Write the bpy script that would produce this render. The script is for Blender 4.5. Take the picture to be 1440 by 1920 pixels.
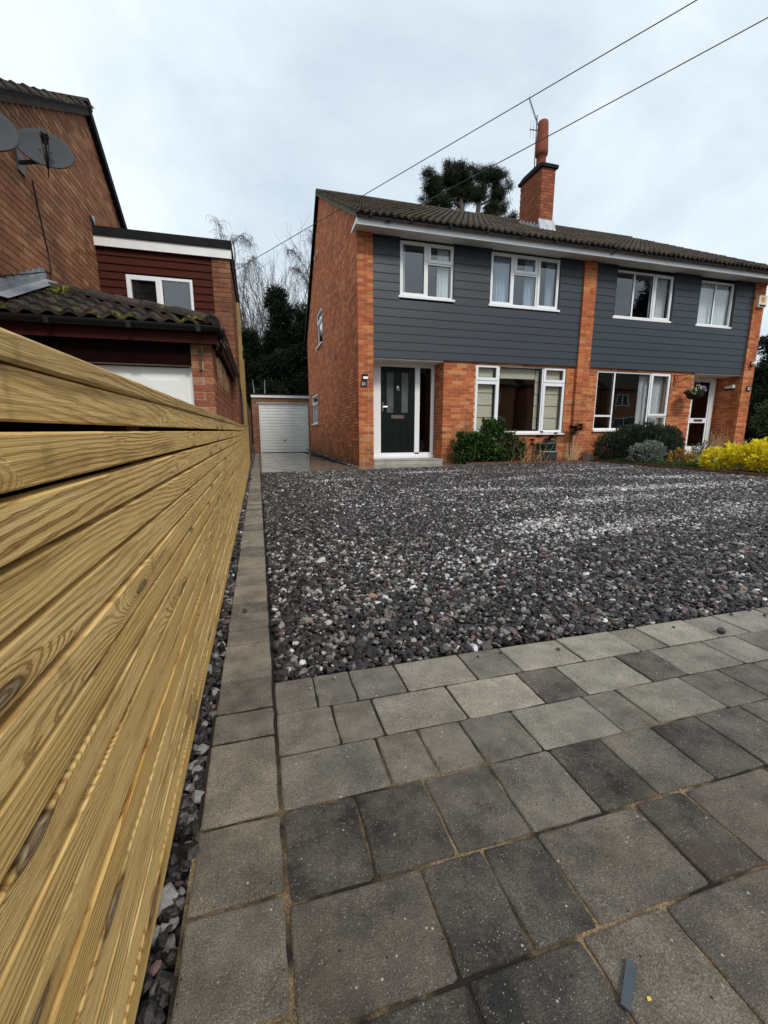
import bpy, math, random
import numpy as np
from mathutils import Vector, Matrix

for _o in list(bpy.data.objects):
    bpy.data.objects.remove(_o)
SC = bpy.context.scene
COL = SC.collection
rnd = random.Random(7)
R = math.radians

# ------------------------------------------------------------------ camera, sky, sun, exposure
CAM_Z = 0.747
cam_d = bpy.data.cameras.new('camera')
cam = bpy.data.objects.new('camera', cam_d)
COL.objects.link(cam)
cam_d.sensor_fit = 'HORIZONTAL'
cam_d.sensor_width = 36.0
cam_d.lens = 809.0 / 1440.0 * 36.0
cam_d.clip_start = 0.02
cam_d.clip_end = 2000
cam.location = (0, 0, CAM_Z)
cam.rotation_euler = (R(90 - 10.641), 0, -R(16.06))
SC.camera = cam

SUN_EL, SUN_AZ = R(44), R(167)          # azimuth clockwise from +Y: behind the camera
world = bpy.data.worlds.new('World')
SC.world = world
world.use_nodes = True
wn = world.node_tree
wn.nodes.clear()
w_out = wn.nodes.new('ShaderNodeOutputWorld')
w_bg = wn.nodes.new('ShaderNodeBackground')
w_sky = wn.nodes.new('ShaderNodeTexSky')
w_sky.sky_type = 'NISHITA'
w_sky.sun_disc = False
w_sky.sun_elevation = SUN_EL
w_sky.sun_rotation = SUN_AZ
w_sky.air_density = 1.2
w_sky.dust_density = 3.0
w_scale = wn.nodes.new('ShaderNodeMix')
w_scale.data_type = 'RGBA'
w_scale.blend_type = 'MULTIPLY'
w_scale.inputs[0].default_value = 1
w_scale.inputs[7].default_value = (1.0, 1.0, 1.0, 1)
wn.links.new(w_sky.outputs[0], w_scale.inputs[6])
w_tc = wn.nodes.new('ShaderNodeTexCoord')
w_map = wn.nodes.new('ShaderNodeMapping')
w_map.inputs['Scale'].default_value = (1.0, 1.0, 1.9)
w_map.inputs['Location'].default_value = (3.1, 0.4, 1.7)
wn.links.new(w_tc.outputs['Generated'], w_map.inputs[0])
w_no = wn.nodes.new('ShaderNodeTexNoise')
w_no.inputs['Scale'].default_value = 1.35
w_no.inputs['Detail'].default_value = 7
w_no.inputs['Roughness'].default_value = 0.56
w_no.inputs['Distortion'].default_value = 0.4
wn.links.new(w_map.outputs[0], w_no.inputs['Vector'])
w_ra = wn.nodes.new('ShaderNodeValToRGB')
w_ra.color_ramp.elements[0].position = 0.30
w_ra.color_ramp.elements[0].color = (4.4, 5.2, 6.05, 1)
w_ra.color_ramp.elements[1].position = 0.62
w_ra.color_ramp.elements[1].color = (7.3, 8.05, 8.45, 1)
wn.links.new(w_no.outputs[0], w_ra.inputs[0])
w_mix = wn.nodes.new('ShaderNodeMix')
w_mix.data_type = 'RGBA'
w_mix.inputs[0].default_value = 0.93                 # closed cloud cover, a little clear sky light through it
wn.links.new(w_scale.outputs[2], w_mix.inputs[6])
wn.links.new(w_ra.outputs[0], w_mix.inputs[7])
wn.links.new(w_mix.outputs[2], w_bg.inputs[0])
w_bg.inputs[1].default_value = 0.1
wn.links.new(w_bg.outputs[0], w_out.inputs[0])

sun_d = bpy.data.lights.new('sun', 'SUN')
sun_d.energy = 1.5
sun_d.angle = R(14)
sun_d.color = (1.0, 0.95, 0.88)
sun = bpy.data.objects.new('sun', sun_d)
COL.objects.link(sun)
sun.rotation_euler = (Vector((math.sin(SUN_AZ) * math.cos(SUN_EL), math.cos(SUN_AZ) * math.cos(SUN_EL), math.sin(SUN_EL)))).to_track_quat('Z', 'Y').to_euler()
sun.location = (0, -10, 20)

vs = SC.view_settings
vs.view_transform = 'Standard'
vs.look = 'None'
vs.exposure = 0.46
vs.gamma = 1.0
vs.use_curve_mapping = False

# ------------------------------------------------------------------ shader helper
class X:
    def __init__(s, b, k): s.b, s.k = b, k
    def __add__(s, o): return s.b.m('ADD', s, o)
    __radd__ = __add__
    def __sub__(s, o): return s.b.m('SUBTRACT', s, o)
    def __rsub__(s, o): return s.b.m('SUBTRACT', o, s)
    def __mul__(s, o): return s.b.m('MULTIPLY', s, o)
    __rmul__ = __mul__
    def __truediv__(s, o): return s.b.m('DIVIDE', s, o)
    def __gt__(s, o): return s.b.m('GREATER_THAN', s, o)
    def __lt__(s, o): return s.b.m('LESS_THAN', s, o)

class B:
    """small builder for a Principled material"""
    def __init__(s, name, rough=0.8, spec=0.5, metal=0.0):
        s.mat = bpy.data.materials.new(name)
        s.mat.use_nodes = True
        s.t = s.mat.node_tree
        s.p = s.t.nodes['Principled BSDF']
        s.p.inputs['Roughness'].default_value = rough
        s.p.inputs['Specular IOR Level'].default_value = spec
        s.p.inputs['Metallic'].default_value = metal
    def n(s, ty): return s.t.nodes.new(ty)
    def put(s, v, inp):
        if isinstance(v, X): s.t.links.new(v.k, inp)
        elif isinstance(v, (tuple, list)):
            inp.default_value = tuple(v) + ((1,) if len(v) == 3 and inp.type == 'RGBA' else ())
        else: inp.default_value = v
    def m(s, op, a, b=0.0, c=None, clamp=False):
        k = s.n('ShaderNodeMath'); k.operation = op; k.use_clamp = clamp
        s.put(a, k.inputs[0]); s.put(b, k.inputs[1])
        if c is not None: s.put(c, k.inputs[2])
        return X(s, k.outputs[0])
    def pos(s): return X(s, s.n('ShaderNodeNewGeometry').outputs['Position'])
    def obj(s): return X(s, s.n('ShaderNodeTexCoord').outputs['Object'])
    def orand(s): return X(s, s.n('ShaderNodeObjectInfo').outputs['Random'])
    def attr(s, name, ty='GEOMETRY', out='Fac'):
        k = s.n('ShaderNodeAttribute'); k.attribute_name = name; k.attribute_type = ty
        return X(s, k.outputs[out])
    def sep(s, v):
        k = s.n('ShaderNodeSeparateXYZ'); s.put(v, k.inputs[0]); return [X(s, o) for o in k.outputs]
    def comb(s, x, y, z):
        k = s.n('ShaderNodeCombineXYZ')
        for i, v in enumerate((x, y, z)): s.put(v, k.inputs[i])
        return X(s, k.outputs[0])
    def noise(s, v, scale, det=3, ro=0.55, dist=0.0, out=0):
        k = s.n('ShaderNodeTexNoise'); s.put(v, k.inputs['Vector'])
        k.inputs['Scale'].default_value = scale; k.inputs['Detail'].default_value = det
        k.inputs['Roughness'].default_value = ro; k.inputs['Distortion'].default_value = dist
        return X(s, k.outputs[out])
    def voro(s, v, scale, feat='F1', dim='3D', rand=1.0):
        k = s.n('ShaderNodeTexVoronoi'); k.voronoi_dimensions = dim; k.feature = feat
        s.put(v, k.inputs['Vector']); k.inputs['Scale'].default_value = scale
        k.inputs['Randomness'].default_value = rand
        return X(s, k.outputs['Distance']), (X(s, k.outputs['Color']) if 'Color' in k.outputs else None)
    def scale(s, v, sc, loc=(0, 0, 0)):
        k = s.n('ShaderNodeMapping'); s.put(v, k.inputs[0])
        k.inputs['Scale'].default_value = sc; k.inputs['Location'].default_value = loc
        return X(s, k.outputs[0])
    def ramp(s, f, stops, interp='LINEAR'):
        k = s.n('ShaderNodeValToRGB'); s.put(f, k.inputs[0]); r = k.color_ramp; r.interpolation = interp
        while len(r.elements) < len(stops): r.elements.new(0.5)
        for e, (p, c) in zip(r.elements, stops):
            e.position = p
            e.color = (c, c, c, 1) if not isinstance(c, (tuple, list)) else tuple(c) + (1,)
        return X(s, k.outputs[0])
    def step(s, f, a, b):
        k = s.n('ShaderNodeMapRange'); k.clamp = True; s.put(f, k.inputs[0])
        k.inputs[1].default_value = a; k.inputs[2].default_value = b
        return X(s, k.outputs[0])
    def mix(s, f, a, b, bl='MIX'):
        k = s.n('ShaderNodeMix'); k.data_type = 'RGBA'; k.blend_type = bl
        s.put(f, k.inputs[0]); s.put(a, k.inputs[6]); s.put(b, k.inputs[7])
        return X(s, k.outputs[2])
    def col(s, v): s.put(v, s.p.inputs['Base Color']); return s
    def rough(s, v): s.put(v, s.p.inputs['Roughness']); return s
    def bump(s, h, strength=0.3, dist=0.01):
        k = s.n('ShaderNodeBump'); k.inputs['Strength'].default_value = strength
        k.inputs['Distance'].default_value = dist
        s.put(h, k.inputs['Height']); s.t.links.new(k.outputs[0], s.p.inputs['Normal']); return s

M = {}

def simple(name, c, rough=0.7, var=0.12, scale=6.0, spec=0.4, metal=0.0, bump=0.0, bscale=60.0):
    b = B(name, rough, spec, metal)
    nz = b.noise(b.pos(), scale, 4)
    lo = tuple(max(0, v * (1 - var)) for v in c); hi = tuple(min(1, v * (1 + var)) for v in c)
    b.col(b.ramp(nz, [(0.3, lo), (0.7, hi)]))
    if bump: b.bump(b.noise(b.pos(), bscale, 3), bump, 0.004)
    M[name] = b.mat
    return b

def brick_mat(name, stops, dirt, green=0.0):
    b = B(name, 0.85, 0.25)
    r = b.attr('rnd')
    p = b.pos()
    base = b.ramp(r, stops)
    n1 = b.noise(p, 1.1, 4, 0.6)
    n2 = b.noise(b.scale(p, (1, 1, 1.6)), 28, 5, 0.7)
    c = b.mix(b.step(n2, 0.35, 0.75), b.mix(0.28, base, (0.05, 0.025, 0.015)), b.mix(0.22, base, (0.8, 0.42, 0.22)))
    c = b.mix(b.step(n1, 0.52, 0.72) * dirt, c, (0.07, 0.045, 0.03))
    if green:
        z = b.sep(p)[2]
        g = b.step(b.noise(p, 2.2, 5, 0.65) + (0.9 - z) * 0.16, 0.52, 0.78) * green
        c = b.mix(g, c, (0.14, 0.115, 0.045))
    b.col(c)
    b.bump(b.noise(p, 90, 4, 0.7), 0.5, 0.004)
    M[name] = b.mat

brick_mat('brick_orange', [(0.0, (0.30, 0.062, 0.024)), (0.22, (0.44, 0.092, 0.027)), (0.50, (0.55, 0.128, 0.036)), (0.80, (0.61, 0.185, 0.055)), (0.94, (0.64, 0.28, 0.11)), (1.0, (0.22, 0.06, 0.03))], 0.4, 0.5)
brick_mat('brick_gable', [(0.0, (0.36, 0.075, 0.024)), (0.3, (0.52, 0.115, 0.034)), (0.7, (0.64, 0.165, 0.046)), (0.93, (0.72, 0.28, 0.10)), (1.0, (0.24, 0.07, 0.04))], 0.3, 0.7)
brick_mat('brick_brown', [(0.0, (0.22, 0.082, 0.044)), (0.35, (0.33, 0.120, 0.056)), (0.7, (0.40, 0.165, 0.078)), (0.93, (0.50, 0.27, 0.13)), (1.0, (0.17, 0.08, 0.05))], 0.45)
brick_mat('brick_red', [(0.0, (0.22, 0.055, 0.030)), (0.5, (0.30, 0.082, 0.042)), (0.85, (0.36, 0.13, 0.07)), (1.0, (0.40, 0.22, 0.14))], 0.4)
brick_mat('brick_dull', [(0.0, (0.12, 0.038, 0.022)), (0.5, (0.18, 0.058, 0.03)), (0.85, (0.22, 0.085, 0.045)), (1.0, (0.30, 0.14, 0.08))], 0.5)
brick_mat('brick_chimney', [(0.0, (0.17, 0.034, 0.017)), (0.5, (0.26, 0.052, 0.022)), (1.0, (0.35, 0.09, 0.038))], 0.5)
simple('mortar', (0.66, 0.44, 0.29), 0.95, 0.25, 5)
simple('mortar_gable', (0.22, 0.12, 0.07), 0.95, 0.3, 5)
simple('mortar_dark', (0.16, 0.10, 0.065), 0.95, 0.3, 5)
simple('mortar_pale', (0.52, 0.42, 0.31), 0.95, 0.25, 8)

b = B('cladding_grey', 0.42, 0.4)
p = b.pos(); g = b.noise(b.scale(p, (2.5, 2.5, 90)), 2.5, 4, 0.6)
cc = b.mix(b.noise(p, 1.4, 3), b.ramp(g, [(0.3, (0.020, 0.027, 0.036)), (0.7, (0.028, 0.037, 0.049))]), (0.030, 0.039, 0.050))
b.col(b.mix(b.attr('rnd') * 0.35, cc, b.mix(1.0, cc, (1.35, 1.32, 1.28), 'MULTIPLY')))
b.bump(g, 0.25, 0.003); M['cladding_grey'] = b.mat
b = B('cladding_maroon', 0.8, 0.12)
p = b.pos(); g = b.noise(b.scale(p, (3, 3, 70)), 2.5, 5, 0.65)
b.col(b.ramp(g, [(0.25, (0.046, 0.011, 0.008)), (0.75, (0.078, 0.019, 0.013))])); b.bump(g, 0.3, 0.003); M['cladding_maroon'] = b.mat
simple('upvc_white', (0.82, 0.83, 0.84), 0.28, 0.03, 3, 0.5)
simple('paint_white', (0.78, 0.78, 0.76), 0.45, 0.06, 5, 0.4)
simple('soffit_white', (0.80, 0.80, 0.78), 0.6, 0.12, 2.5)
simple('garage_white', (0.84, 0.85, 0.82), 0.4, 0.06, 2.5, 0.4)
simple('gasket', (0.012, 0.012, 0.013), 0.6, 0.1)
simple('black_plastic', (0.009, 0.009, 0.010), 0.5, 0.2, 4, 0.25)
simple('felt_black', (0.012, 0.012, 0.014), 0.85, 0.3, 6, 0.2)
simple('eave_shade', (0.010, 0.003, 0.003), 0.9, 0.2, 6, 0.05)  # near-black maroon: shade of the recess under the garage eave put into the colour
simple('fascia_maroon_shaded', (0.040, 0.008, 0.006), 0.7, 0.2, 6, 0.12)  # maroon darkened further, with the shade under the roof edge painted in
simple('frosted', (0.10, 0.11, 0.115), 0.12, 0.25, 5, 0.6)
simple('door_green', (0.002, 0.006, 0.005), 0.4, 0.2, 4, 0.25)
simple('chrome', (0.75, 0.75, 0.76), 0.18, 0.05, 5, 0.5, 1.0)
simple('steel_dark', (0.10, 0.105, 0.115), 0.42, 0.2, 6, 0.5, 0.6)
simple('dish_grey', (0.060, 0.063, 0.068), 0.75, 0.12, 3, 0.2)
simple('terracotta', (0.20, 0.052, 0.028), 0.8, 0.25, 7, 0.3, 0, 0.3)
simple('cement', (0.34, 0.32, 0.28), 0.95, 0.3, 9, 0.2, 0, 0.5)
simple('verge_mortar', (0.12, 0.10, 0.075), 0.95, 0.4, 12, 0.2, 0, 0.6, 30)
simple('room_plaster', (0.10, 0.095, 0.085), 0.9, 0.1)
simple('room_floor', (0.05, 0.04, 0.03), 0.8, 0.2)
simple('curtain_blue', (0.42, 0.50, 0.62), 0.9, 0.1, 4)
simple('curtain_white', (0.74, 0.75, 0.76), 0.9, 0.06, 4)
simple('blind_cream', (0.66, 0.60, 0.47), 0.9, 0.08, 30)
simple('lead', (0.36, 0.38, 0.41), 0.42, 0.25, 7, 0.5, 0.5)
simple('pot_green', (0.035, 0.095, 0.075), 0.5, 0.3, 9, 0.4)
simple('pot_grey', (0.16, 0.20, 0.19), 0.55, 0.3, 9, 0.4)
simple('soil', (0.035, 0.022, 0.015), 0.95, 0.4, 20, 0.2, 0, 0.8, 40)
simple('edge_timber', (0.13, 0.06, 0.032), 0.85, 0.4, 10)
simple('old_timber', (0.10, 0.055, 0.034), 0.85, 0.4, 8)
simple('stone_grey', (0.26, 0.24, 0.19), 0.9, 0.3, 9, 0.2, 0, 0.6, 40)
simple('basket_dark', (0.018, 0.012, 0.012), 0.9, 0.4, 40)
simple('bark', (0.085, 0.062, 0.048), 0.95, 0.4, 3)
simple('bark_pale', (0.24, 0.22, 0.20), 0.9, 0.45, 2.5)
simple('bark_twig', (0.075, 0.058, 0.047), 0.9, 0.25, 1.0)
simple('bark_pine', (0.15, 0.11, 0.09), 0.95, 0.35, 2)
simple('straw', (0.50, 0.34, 0.19), 0.9, 0.25, 30)
simple('wire_black', (0.03, 0.032, 0.036), 0.6, 0.1)
simple('sign_slate', (0.022, 0.025, 0.024), 0.55, 0.2, 30)
simple('sign_white', (0.85, 0.85, 0.83), 0.5, 0.02)
simple('lamp_white', (0.80, 0.79, 0.76), 0.4, 0.03)
simple('tarmac', (0.055, 0.055, 0.057), 0.9, 0.2, 20, 0.3, 0, 0.5)
simple('ground_soil', (0.045, 0.045, 0.028), 0.95, 0.35, 1.2)
simple('concrete', (0.30, 0.29, 0.27), 0.9, 0.2, 3, 0.3, 0, 0.3)
simple('slate_blue', (0.055, 0.070, 0.085), 0.5, 0.2, 40)
simple('alarm_cream', (0.74, 0.66, 0.50), 0.5, 0.08, 12)
simple('alarm_orange', (0.62, 0.25, 0.10), 0.5, 0.1)

def leaf_mat(name, dark, mid, light, rough=0.45, spec=0.4, trans=0.25):
    b = B(name, rough, spec)
    r = b.attr('rnd')
    c = b.ramp(r, [(0.0, dark), (0.5, mid), (1.0, light)])
    b.col(b.mix(b.noise(b.pos(), 40, 2) * 0.35, c, dark))
    t = b.n('ShaderNodeBsdfTranslucent'); b.put(c, t.inputs[0])
    mx = b.n('ShaderNodeMixShader'); mx.inputs[0].default_value = trans
    out = b.t.nodes['Material Output']
    b.t.links.new(b.p.outputs[0], mx.inputs[1]); b.t.links.new(t.outputs[0], mx.inputs[2])
    b.t.links.new(mx.outputs[0], out.inputs[0])
    M[name] = b.mat

leaf_mat('leaf_glossy', (0.012, 0.03, 0.008), (0.04, 0.10, 0.018), (0.16, 0.27, 0.06))
leaf_mat('leaf_mixed', (0.02, 0.03, 0.008), (0.07, 0.10, 0.02), (0.17, 0.20, 0.05))
leaf_mat('leaf_rosemary', (0.012, 0.022, 0.012), (0.028, 0.05, 0.024), (0.07, 0.10, 0.055))
leaf_mat('leaf_silver', (0.12, 0.14, 0.12), (0.24, 0.28, 0.24), (0.42, 0.46, 0.41), 0.8, 0.2)
leaf_mat('leaf_yellow', (0.55, 0.40, 0.01), (0.93, 0.80, 0.02), (0.97, 0.93, 0.12), 0.5, 0.3, 0.35)
leaf_mat('leaf_orange', (0.25, 0.13, 0.02), (0.5, 0.28, 0.04), (0.62, 0.45, 0.08), 0.6, 0.3)
leaf_mat('leaf_purple', (0.012, 0.004, 0.006), (0.035, 0.010, 0.014), (0.09, 0.02, 0.025))
leaf_mat('leaf_conifer', (0.004, 0.008, 0.004), (0.010, 0.022, 0.009), (0.034, 0.054, 0.024), 0.7, 0.2, 0.1)
leaf_mat('leaf_pine', (0.012, 0.020, 0.009), (0.038, 0.052, 0.022), (0.10, 0.11, 0.045), 0.7, 0.2, 0.12)
leaf_mat('leaf_grass', (0.03, 0.06, 0.01), (0.09, 0.16, 0.03), (0.20, 0.28, 0.06))
leaf_mat('petal_cream', (0.75, 0.60, 0.25), (0.85, 0.78, 0.50), (0.9, 0.88, 0.7))
leaf_mat('petal_violet', (0.12, 0.08, 0.35), (0.35, 0.28, 0.6), (0.7, 0.66, 0.85))

# glass: dark clear double glazing, reflective by Fresnel
def glass(name, ior=1.75, tint=(0.93, 0.95, 0.95)):
    mt = bpy.data.materials.new(name); mt.use_nodes = True; t = mt.node_tree; t.nodes.clear()
    o = t.nodes.new('ShaderNodeOutputMaterial'); lw = t.nodes.new('ShaderNodeLayerWeight'); pw = t.nodes.new('ShaderNodeMath'); pw.operation = 'POWER'; pw.inputs[1].default_value = 4.5
    lw.inputs[0].default_value = 0.5
    t.links.new(lw.outputs['Facing'], pw.inputs[0]); f = t.nodes.new('ShaderNodeMath'); f.operation = 'MULTIPLY_ADD'
    f0 = ((ior - 1) / (ior + 1)) ** 2; f.inputs[1].default_value = 1 - f0; f.inputs[2].default_value = f0; t.links.new(pw.outputs[0], f.inputs[0])
    tr = t.nodes.new('ShaderNodeBsdfTransparent'); tr.inputs[0].default_value = tint + (1,)
    gl = t.nodes.new('ShaderNodeBsdfGlossy'); gl.inputs['Roughness'].default_value = 0.0
    gl.inputs[0].default_value = (0.95, 0.97, 1, 1)
    nz = t.nodes.new('ShaderNodeTexNoise'); nz.inputs['Scale'].default_value = 1.3; nz.inputs['Detail'].default_value = 1
    ge = t.nodes.new('ShaderNodeNewGeometry'); t.links.new(ge.outputs['Position'], nz.inputs['Vector'])
    bp = t.nodes.new('ShaderNodeBump'); bp.inputs['Strength'].default_value = 0.12; bp.inputs['Distance'].default_value = 0.02
    t.links.new(nz.outputs[0], bp.inputs['Height']); t.links.new(bp.outputs[0], gl.inputs['Normal'])
    mx = t.nodes.new('ShaderNodeMixShader')
    t.links.new(f.outputs[0], mx.inputs[0]); t.links.new(tr.outputs[0], mx.inputs[1]); t.links.new(gl.outputs[0], mx.inputs[2])
    t.links.new(mx.outputs[0], o.inputs[0]); M[name] = mt
glass('glass')
glass('glass_smoked', 1.6, (0.10, 0.10, 0.11))
glass('glass_obscure', 1.9, (0.35, 0.38, 0.38))

# roof tile, mossy roof tile
def tile_mat(name, dark, light, moss):
    b = B(name, 0.9, 0.2)
    p = b.pos(); r = b.attr('rnd')
    n1 = b.noise(p, 9, 5, 0.7)
    c = b.mix(b.step(n1 + r * 0.25, 0.4, 0.85), dark, light)
    c = b.mix(b.step(b.noise(p, 45, 3, 0.7), 0.55, 0.75) * 0.6, c, (0.16, 0.13, 0.08))
    if moss:
        k = b.step(b.noise(p, 3.0, 4, 0.6), 0.57, 0.68) * b.step(b.noise(p, 22, 3, 0.6), 0.42, 0.55)
        mc = b.ramp(b.noise(p, 60, 3), [(0.3, (0.10, 0.11, 0.012)), (0.7, (0.30, 0.30, 0.03))])
        c = b.mix(k, c, mc)
        b.bump(b.noise(p, 60, 4, 0.7) + k * 1.5, 0.7, 0.01)
    else:
        b.bump(b.noise(p, 70, 4, 0.7), 0.6, 0.006)
    b.col(c); M[name] = b.mat
tile_mat('tile_brown', (0.018, 0.014, 0.011), (0.085, 0.064, 0.046), False)
simple('verge_dark', (0.045, 0.036, 0.028), 0.95, 0.4, 12, 0.2, 0, 0.6, 30)
tile_mat('tile_moss', (0.018, 0.014, 0.013), (0.062, 0.046, 0.038), True)

# fence timber: flat sawn pressure treated pine; coordinates along the board (Y), across it (Z)
def timber(name, axis='Y', tone=1.0, green=0.0):
    b = B(name, 0.58, 0.35)
    p = b.pos(); x, y, z = b.sep(p)
    r = b.attr('rnd')
    if axis == 'Y': u, v = y, z + x * 0.12
    elif axis == 'Z': u, v = z, y + x
    else: u, v = x, z + y
    q = b.comb(u + r * 61.0, v + r * 13.0, r * 7.0)
    r5 = b.m('FRACT', r * 17.3); r6 = b.m('FRACT', r * 5.71)
    lo = b.noise(b.scale(q, (0.9, 5, 1)), 1.0, 2, 0.45) - 0.5           # slow wander of the heart
    mid = b.noise(b.scale(q, (6.0, 34, 1)), 1.0, 3, 0.55) - 0.5
    kd, kc = b.voro(b.scale(q, (2.6, 12.0, 0)), 1.0, 'F1', '2D', 0.9)      # cells, some of which carry a knot
    kk = b.sep(kc)
    on = b.step(kk[0], 0.60, 0.64)
    ksz = kk[1] * 0.9 + 0.6
    kw = kd + (b.noise(b.scale(q, (40, 120, 1)), 1.0, 2) - 0.5) * 0.05
    kd2 = kw * kw / (ksz * ksz)
    swell = b.m('EXPONENT', kd2 * -9.0) * on
    core = b.m('EXPONENT', kd2 * (-170.0)) * on
    vv = v + r * 0.31
    slope = (r5 - 0.5) * 0.05
    h = vv * 0.55 + u * slope + lo * 0.055 + mid * 0.007 + swell * 0.050
    d = b.m('SQRT', h * h + 0.00004)
    ph = d * (r6 * 260.0 + 330.0) + b.noise(b.scale(q, (22, 260, 1)), 1.0, 3) * 0.9
    ring = b.m('SINE', ph * 3.1416) * 0.5 + 0.5
    late = b.ramp(ring, [(0.0, 0.0), (0.5, 0.05), (0.78, 0.6), (0.93, 1.0), (1.0, 0.6)])
    fib = b.noise(b.scale(q, (9, 700, 1)), 1.0, 4, 0.7)
    streak = b.noise(b.scale(q, (1.3, 130, 1)), 1.0, 4, 0.65)
    pale = b.mix(b.step(fib, 0.3, 0.72), (0.66 * tone, 0.39 * tone, 0.105 * tone), (1.0 * tone, 0.74 * tone, 0.335 * tone))
    pale = b.mix(b.step(streak, 0.48, 0.72) * 0.60, pale, (0.50 * tone, 0.265 * tone, 0.055 * tone))
    pale = b.mix(b.step(r6, 0.50, 1.0) * 0.6, pale, (0.60 * tone, 0.345 * tone, 0.08 * tone))       # honey coloured boards
    brown = (0.26 * tone, 0.112 * tone, 0.020 * tone)
    streng = b.step(b.noise(b.scale(q, (2.2, 22, 1)), 1.0, 3), 0.34, 0.60) * 0.80 + 0.20
    c = b.mix(late * streng, pale, brown)
    st = b.step(b.noise(b.scale(q, (3.2, 34, 1), (3, 1, 0)), 1.0, 5, 0.65), 0.53, 0.68)        # damp, dirty patches
    c = b.mix(st * 0.62, c, (0.20 * tone, 0.090 * tone, 0.016 * tone))
    st2 = b.step(b.noise(b.scale(q, (7, 60, 1), (1, 5, 0)), 1.0, 4, 0.7), 0.62, 0.74)
    c = b.mix(st2 * 0.5, c, (0.13 * tone, 0.075 * tone, 0.035 * tone))
    halo = b.m('EXPONENT', kd2 * (-50.0)) * on
    c = b.mix(halo * 0.55, c, (0.22 * tone, 0.095 * tone, 0.018 * tone))
    kcol = b.ramp(b.m('SINE', kw * 140.0) * 0.5 + 0.5, [(0.2, (0.17, 0.105, 0.05)), (0.8, (0.32, 0.23, 0.13))])
    c = b.mix(b.step(core, 0.30, 0.55), c, kcol)
    rim = b.step(core, 0.16, 0.30) * b.step(core, 0.55, 0.34)
    c = b.mix(rim * 0.8, c, (0.05, 0.022, 0.008))
    saw = b.step(b.noise(b.scale(q, (26, 1.2, 1)), 1.0, 1), 0.68, 0.76) * b.step(b.noise(b.scale(q, (5, 40, 1)), 1.0, 2), 0.4, 0.6)
    c = b.mix(saw * 0.4, c, (0.20, 0.11, 0.03))
    crack = b.step(b.noise(b.scale(q, (2.0, 240, 1), (2, 0, 7)), 1.0, 3, 0.6), 0.755, 0.78)
    c = b.mix(crack * 0.85, c, (0.035, 0.016, 0.006))
    if green: c = b.mix(b.step(b.noise(p, 3, 3), 0.4, 0.6) * green, c, (0.16, 0.16, 0.03))
    b.col(c)
    b.rough(b.m('ADD', 0.48, late * 0.15 + fib * 0.1))
    b.bump(late * 0.4 + fib * 0.9 - crack * 1.5, 0.55, 0.0022)
    M[name] = b.mat
timber('timber_new', 'Y')
timber('timber_cap', 'Y', 0.74)
simple('gap_shade', (0.004, 0.004, 0.004), 0.9, 0.1, 6, 0.1)  # black standing for the shade between the fence boards
timber('timber_post', 'Z', 0.50, 0.25)

# tumbled block paving
b = B('paver', 0.88, 0.25)
p = b.pos(); r = b.attr('rnd'); r2 = b.attr('rnd2')
base = b.ramp(r, [(0.0, (0.020, 0.0195, 0.020)), (0.30, (0.054, 0.051, 0.049)), (0.62, (0.235, 0.218, 0.190)), (1.0, (0.47, 0.445, 0.385))])
warm = b.mix(r2 * 0.75, base, b.mix(1.0, base, (1.18, 0.98, 0.78), 'MULTIPLY'))
cl = b.noise(p, 9, 5, 0.65)
c = b.mix(b.step(cl, 0.36, 0.66), b.mix(0.50, warm, (0.026, 0.026, 0.027)), b.mix(0.36, warm, (0.28, 0.25, 0.21)))
c = b.mix(b.step(b.noise(p, 38, 4, 0.7), 0.55, 0.75) * 0.35, c, (0.24, 0.20, 0.14))
gr = b.noise(p, 420, 3, 0.75)
c = b.mix(b.step(gr, 0.50, 0.66) * 0.75, c, b.mix(1.0, c, (2.2, 2.1, 1.9), 'MULTIPLY'))
c = b.mix(b.step(gr, 0.48, 0.34) * 0.75, c, b.mix(1.0, c, (0.4, 0.4, 0.4), 'MULTIPLY'))
fd, fc = b.voro(p, 260, 'F1', '3D')
k = b.sep(fc)
fleck = (k[0] > 0.80) * b.step(fd + b.noise(p, 700, 2) * 0.4, 0.54, 0.38)
c = b.mix(fleck * 0.85, c, b.mix(k[1], (0.22, 0.19, 0.13), (0.48, 0.45, 0.38)))
fd2, fc2 = b.voro(p, 110, 'F1', '3D')
k2 = b.sep(fc2)
c = b.mix((k2[0] > 0.975) * b.step(fd2 + b.noise(p, 500, 2) * 0.2, 0.36, 0.24) * 0.9, c, (0.62, 0.60, 0.52))
c = b.mix((k2[1] > 0.97) * b.step(fd2, 0.26, 0.18) * 0.9, c, (0.015, 0.012, 0.01))
sandy = b.step(b.noise(p, 5.5, 4, 0.7), 0.58, 0.72)
c = b.mix(b.step(b.noise(p, 3.1, 5, 0.7), 0.54, 0.70) * b.step(b.sep(p)[1], 0.95, 0.55) * 0.4, c, (0.16, 0.115, 0.075))
c = b.mix(sandy * b.step(b.noise(p, 160, 3, 0.8), 0.50, 0.62) * 0.55, c, (0.34, 0.25, 0.14))
b.col(c); b.bump(gr + b.noise(p, 110, 4, 0.7) * 1.2 + cl * 1.0, 1.0, 0.0045); M['paver'] = b.mat

b = B('joint_sand', 0.95, 0.15)
p = b.pos()
k = b.step(b.noise(p, 4.0, 4, 0.7), 0.43, 0.60)
y_ = b.sep(p)[1]
c = b.mix(k * b.step(y_, 0.98, 0.70), (0.024, 0.020, 0.016), b.ramp(b.noise(p, 300, 2), [(0.3, (0.11, 0.075, 0.04)), (0.7, (0.36, 0.26, 0.15))]))
b.col(c); b.bump(b.noise(p, 350, 3), 0.8, 0.004); M['joint_sand'] = b.mat

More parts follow.
